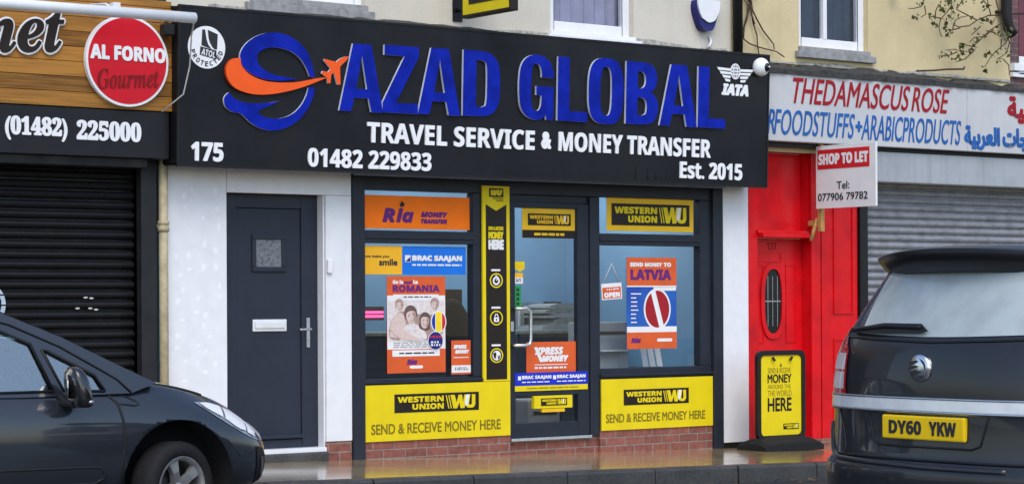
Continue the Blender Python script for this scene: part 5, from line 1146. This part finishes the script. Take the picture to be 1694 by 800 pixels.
for y in (-.37, .37):
    mb = MB(); mb.box(-1.85, -1.35, y-.24, y+.24, .50, .62); mb.add([(-1.78, y-.23, .6), (-1.78, y+.23, .6), (-2.05, y+.2, 1.12), (-2.05, y-.2, 1.12), (-1.92, y-.23, .6), (-1.92, y+.23, .6), (-2.17, y+.2, 1.10), (-2.17, y-.2, 1.10)], [(0, 1, 2, 3), (4, 7, 6, 5), (0, 3, 7, 4), (1, 5, 6, 2), (2, 6, 7, 3)]); mb.ball((-2.12, y, 1.22), (.06, .13, .09), 14); car_part('seat', mb, 'seat', HC, Tm)
# door mirrors
for s in (-1, 1):
    mb = MB(); nseg = 24; vs = []; lev = [(.0, .0), (.7, .004), (.93, .018), (1.0, .06), (.985, .11), (.93, .16), (.82, .20), (.60, .228), (.3, .24), (0, .243)]
    for q, h_ in lev:
        for k in range(nseg):
            t = 2*math.pi*k/nseg; ct, st = math.cos(t), math.sin(t); ex = .55
            vs.append((-.715-.045*h_/.24+.055*q*math.copysign(abs(ct)**ex, ct)*(1.15 if ct > 0 else .7), s*(1.0+.108*q*math.copysign(abs(st)**ex, st)), .775+h_))
    mb.add(vs, [(i*nseg+k, i*nseg+(k+1) % nseg, (i+1)*nseg+(k+1) % nseg, (i+1)*nseg+k) for i in range(len(lev)-1) for k in range(nseg)], 0, True)
    mi_ = car_part('door_mirror', mb, 'gloss black', HC, Tm)
    mb = MB(); mb.tube([(-.76, s*.80, .83), (-.745, s*.90, .80), (-.74, s*.99, .80)], [.035, .03, .028], 10); car_part('mirror_arm', mb, 'trim', mi_, Tm)
    mb = MB(); mb.ball((-.690, s*1.072, .812), (.026, .04, .016), 14); car_part('indicator', mb, 'reflector', mi_, Tm)
    mb = MB(); mb.lathe([(0, 0), (.075, 0), (.075, .004), (0, .004)], (-.780, s*.985, .895), (-1, -s*.45, 0), 20); car_part('mirror_glass', mb, 'chrome', mi_, Tm)
mb = MB(); side.patch(mb, smooth_poly([(-1.42, .74), (-1.28, .75), (-1.25, .72), (-1.40, .70)], 1), .01, .03); car_part('door_handle', mb, 'car paint', HC, Tm)
for x in (0, -2.61):
    for s in (-1, 1):
        wheel(HC, (HX+x, HY+s*.79, HZ-.025+.285), s, .285, .192, .19, R(16) if x == 0 else 0)

# ---- the black people carrier, seen from behind
VX, VY, VZ = 8.0, -8.625, -.09
VC = thing('parked_car', 'black people carrier seen from behind with yellow number plate', 'car', (VX, VY, VZ))
def Tv(me): me.transform(Matrix.Translation((VX, VY, VZ))); return me
LEV = [ # z, rear x, front x, half width, rear round length
 (.19, .16, 4.2, .80, .55), (.25, .05, 4.32, .86, .52), (.40, .0, 4.38, .905, .52), (.555, -.012, 4.38, .912, .52), (.61, -.005, 4.37, .912, .52), (.645, .03, 4.36, .905, .52), (.80, .045, 4.33, .905, .52), (.95, .045, 4.25, .905, .52), (1.08, .05, 3.95, .89, .52), (1.19, .075, 3.5, .875, .52), (1.235, .10, 3.3, .86, .52),
 (1.36, .165, 3.02, .82, .52), (1.50, .24, 2.72, .765, .58), (1.60, .30, 2.48, .72, .55), (1.66, .40, 2.25, .64, .5), (1.69, .60, 1.95, .48, .4), (1.70, .95, 1.6, .22, .2)]
vs = []; tt = [0, .16, .34, .54, .74, .95, 1.16, 1.36, math.pi/2]
def loop(z, xr, xf, w_, L):
    e = 2.7; f = lambda v: abs(v)**(2/e); half = []
    for t in tt: half.append((xr+L*(1-f(math.cos(t))), w_*f(math.sin(t))))
    xm0, xm1 = xr+L, xf-1.0
    if xm1 < xm0+.1: xm1 = xm0+.1
    Lf = max(.1, xf-xm1)
    for k in (1, 2, 3): half.append((xm0+(xm1-xm0)*k/4, w_))
    for t in tt[::-1]: half.append((xf-Lf*(1-f(math.cos(t))), w_*f(math.sin(t))))
    return [(x, y, z) for x, y in half]+[(x, -y, z) for x, y in half[-2:0:-1]]
rings = [loop(*l) for l in LEV]; n = len(rings[0]); vs = [p for r_ in rings for p in r_]
fs = [(i*n+k, i*n+(k+1) % n, (i+1)*n+(k+1) % n, (i+1)*n+k) for i in range(len(rings)-1) for k in range(n)]+[tuple(range(n))[::-1], tuple(range((len(rings)-1)*n, len(rings)*n))]
cre = [(i*n+k, i*n+(k+1) % n, c) for i, c in ((4, .6), (5, .6), (9, .35)) for k in range(n)]
vb = smooth_body('body', vs, fs, 2, cre); vbv = bvh_of(vb)
vb = cut(vb, [cylinder_mesh((x, s*.62 if s > 0 else -1.3, .31), (0, 1, 0), .37, .7) for x in (.80, 3.50) for s in (-1, 1)])
for p in vb.polygons: p.use_smooth = True
vb.materials.clear(); vb.materials.append(M['van paint']); Tv(vb); link('body', vb, VC)
for x in (.80, 3.50):
    for s in (-1, 1): car_part('wheel_arch_liner', MB().lathe([(.365, 0), (.365, .5), (0, .5)], (x, s*.88, .31), (0, -s, 0), 40), 'rubber', VC, Tv)
rear = Proj(vbv, (-3, 0, 0), (0, -1, 0), (0, 0, 1), (1, 0, 0))      # a: to the right as seen from behind
cl = Proj(vbv, (-2, 2, 0), (.7071, .7071, 0), (0, 0, 1), (.7071, -.7071, 0)); crr = Proj(vbv, (-2, -2, 0), (.7071, -.7071, 0), (0, 0, 1), (.7071, .7071, 0))
mb = MB(); WIN = smooth_poly([(-.53, 1.255), (-.535, 1.45), (-.50, 1.575), (0, 1.605), (.50, 1.575), (.535, 1.45), (.53, 1.255), (0, 1.238)], 2)
rear.patch(mb, WIN, .005, .04); car_part('rear_window', mb, 'glass sheen', VC, Tv)
mb = MB(); rear.line(mb, [(-.80, 1.245), (-.4, 1.228), (0, 1.218), (.4, 1.228), (.80, 1.245)], .007, .0); rear.line(mb, [(-.655, .88), (-.66, 1.22)], .006); rear.line(mb, [(.655, .88), (.66, 1.22)], .006); rear.line(mb, [(-.70, .655), (.70, .655)], .008)
for s in (-1, 1): rear.line(mb, [(s*.655, .88), (s*.60, .76), (s*.57, .66)], .006)
car_part('panel_gaps', mb, 'black', VC, Tv)
mb = MB(); rear.patch(mb, [(-.79, .885), (.79, .885), (.79, .952), (-.79, .952)], .012, .03)
ch = car_part('chrome_strip', mb, 'satin chrome', VC, Tv)
mb = MB(); rear.line(mb, [(-.79, .885), (.79, .885)], .009, .008); rear.line(mb, [(-.79, .950), (.79, .950)], .006, .010); car_part('strip_edge', mb, 'steel', ch, Tv)
for s, pr in ((-1, rear), (1, rear)):
    q = lambda pts: [(s*a, b) for a, b in pts]
    mb = MB(); rear.patch(mb, q([(.585, .955), (.89, .955), (.88, 1.10), (.85, 1.22), (.78, 1.28), (.68, 1.25), (.595, 1.17)]), .008, .03); tlm = car_part('tail_light', mb, 'lamp red', VC, Tv)
    mb = MB(); rear.patch(mb, q([(.60, 1.075), (.87, 1.075), (.855, 1.155), (.605, 1.155)]), .012, .03); rear.patch(mb, q([(.60, .98), (.873, .98), (.86, 1.062), (.60, 1.062)]), .012, .03); car_part('lamp_lens', mb, 'lamp clear', tlm, Tv)
# plate, badge, recess, wiper, lip
vp = Pl((0, 0, 0), (0, -1, 0), (0, 0, 1))
hx = vbv.ray_cast(Vector((-3, 0, .81)), Vector((1, 0, 0)))[0].x
mb = MB(); rear.line(mb, [(-.38, .87), (-.34, .735), (-.29, .718), (.29, .718), (.34, .735), (.38, .87)], .006, .001); car_part('plate_recess_edge', mb, 'trim', VC, Tv)
mb = MB().box(hx-.016, hx+.05, -.262, .262, .752, .866); np_ = car_part('number_plate', mb.mesh('number_plate', [M['plate yellow']], .008), 'plate yellow', VC, Tv)
f = Flat(Pl((hx-.0165, 0, 0), (0, -1, 0), (0, 0, 1))); f.text('DY60', 'bold', -.215, -.005, .776, .843, .0005, .0015, 0, .002); f.text('YKW', 'bold', .045, .215, .776, .843, .0005, .0015, 0, .002); car_part('lettering', f.mb, 'ink', np_, Tv)
ex = vbv.ray_cast(Vector((-3, 0, 1.10)), Vector((1, 0, 0)))[0].x
mb = MB().lathe([(0, -.022), (.054, -.022), (.064, -.016), (.069, -.004), (.069, .01)], (ex, .03, 1.095), (1, 0, 0), 32); em = car_part('badge', mb, 'chrome', VC, Tv)
f = Flat(Pl((ex-.0225, .03, 1.095), (0, -1, 0), (0, 0, 1)))
for pts in ([(-.045, .022), (-.01, .034), (.0, .026), (-.012, .022), (-.04, .012)], [(-.05, .004), (-.02, .012), (.004, .008), (-.018, .0), (-.048, -.008)], [(-.044, -.018), (-.016, -.010), (.02, -.014), (.0, -.022), (-.036, -.030)], [(-.015, -.036), (.02, -.028), (.032, -.034), (.01, -.044)], [(.006, .04), (.03, .03), (.042, .006), (.034, -.006), (.03, .012), (.02, .024)]):
    f.shape([(a*1.18, b*1.18) for a, b in smooth_poly(pts, 1, 80)], 0, .0015)
car_part('emblem', f.mb, 'ink', em, Tv)
mb = MB(); rear.patch(mb, [(-.59, 1.252), (-.42, 1.250), (-.06, 1.252), (-.02, 1.262), (-.08, 1.298), (-.34, 1.300), (-.57, 1.275)], .022, .03); rear.line(mb, [(-.61, 1.262), (-.32, 1.285), (-.07, 1.280)], .014, .02); car_part('rear_wiper', mb, 'black', VC, Tv)
mb = MB(); rear.line(mb, [(-.80, .80), (-.77, .72), (-.72, .66), (-.64, .635), (0, .622), (.5, .622)], .017, .0); car_part('bumper_lip', mb, 'van paint', VC, Tv)
# roof spoiler
rows = []
for k in range(17):
    a = -1+2*k/16; y = -.575*a; q = abs(a)
    xr = .13+.20*q**2.2; zt = 1.672-.035*q**2; th_ = .105*(1-.2*q**3)
    rows.append([(xr, y, zt-.008), (xr+.012, y, zt), (xr+.2, y, zt+.018), (xr+.42, y, zt+.004), (xr+.30, y, zt-th_), (xr+.10, y, zt-th_-.008), (xr+.035, y, zt-th_*.55), (xr, y, zt-.008)])
mb = grid_sheet(rows); mb.add(rows[0][:7], [tuple(range(7))]); mb.add(rows[-1][:7], [tuple(range(7))[::-1]]); car_part('roof_spoiler', mb, 'spoiler black', VC, Tv)
sv = Proj(vbv, (0, -3, 0), (1, 0, 0), (0, 0, 1), (0, 1, 0)); sv2 = Proj(vbv, (0, 3, 0), (1, 0, 0), (0, 0, 1), (0, -1, 0))
for pr in (sv, sv2):
    mb = MB()
    for poly in ([(.55, 1.25), (.62, 1.52), (1.10, 1.55), (1.10, 1.25)], [(1.18, 1.25), (1.18, 1.55), (1.98, 1.54), (1.98, 1.25)], [(2.06, 1.25), (2.06, 1.53), (2.35, 1.50), (2.85, 1.25)]): pr.patch(mb, poly, .005, .05)
    car_part('side_glass', mb, 'glass sheen', VC, Tv)
    mb = MB()
    for x in (1.14, 2.02): pr.line(mb, [(x, 1.22), (x, .3)], .005)
    car_part('door_gaps', mb, 'black', VC, Tv)
for x in (.80, 3.50):
    for s in (-1, 1): wheel(VC, (VX+x, VY+s*.785, VZ+.31), s, .31, .205, .20, 0)
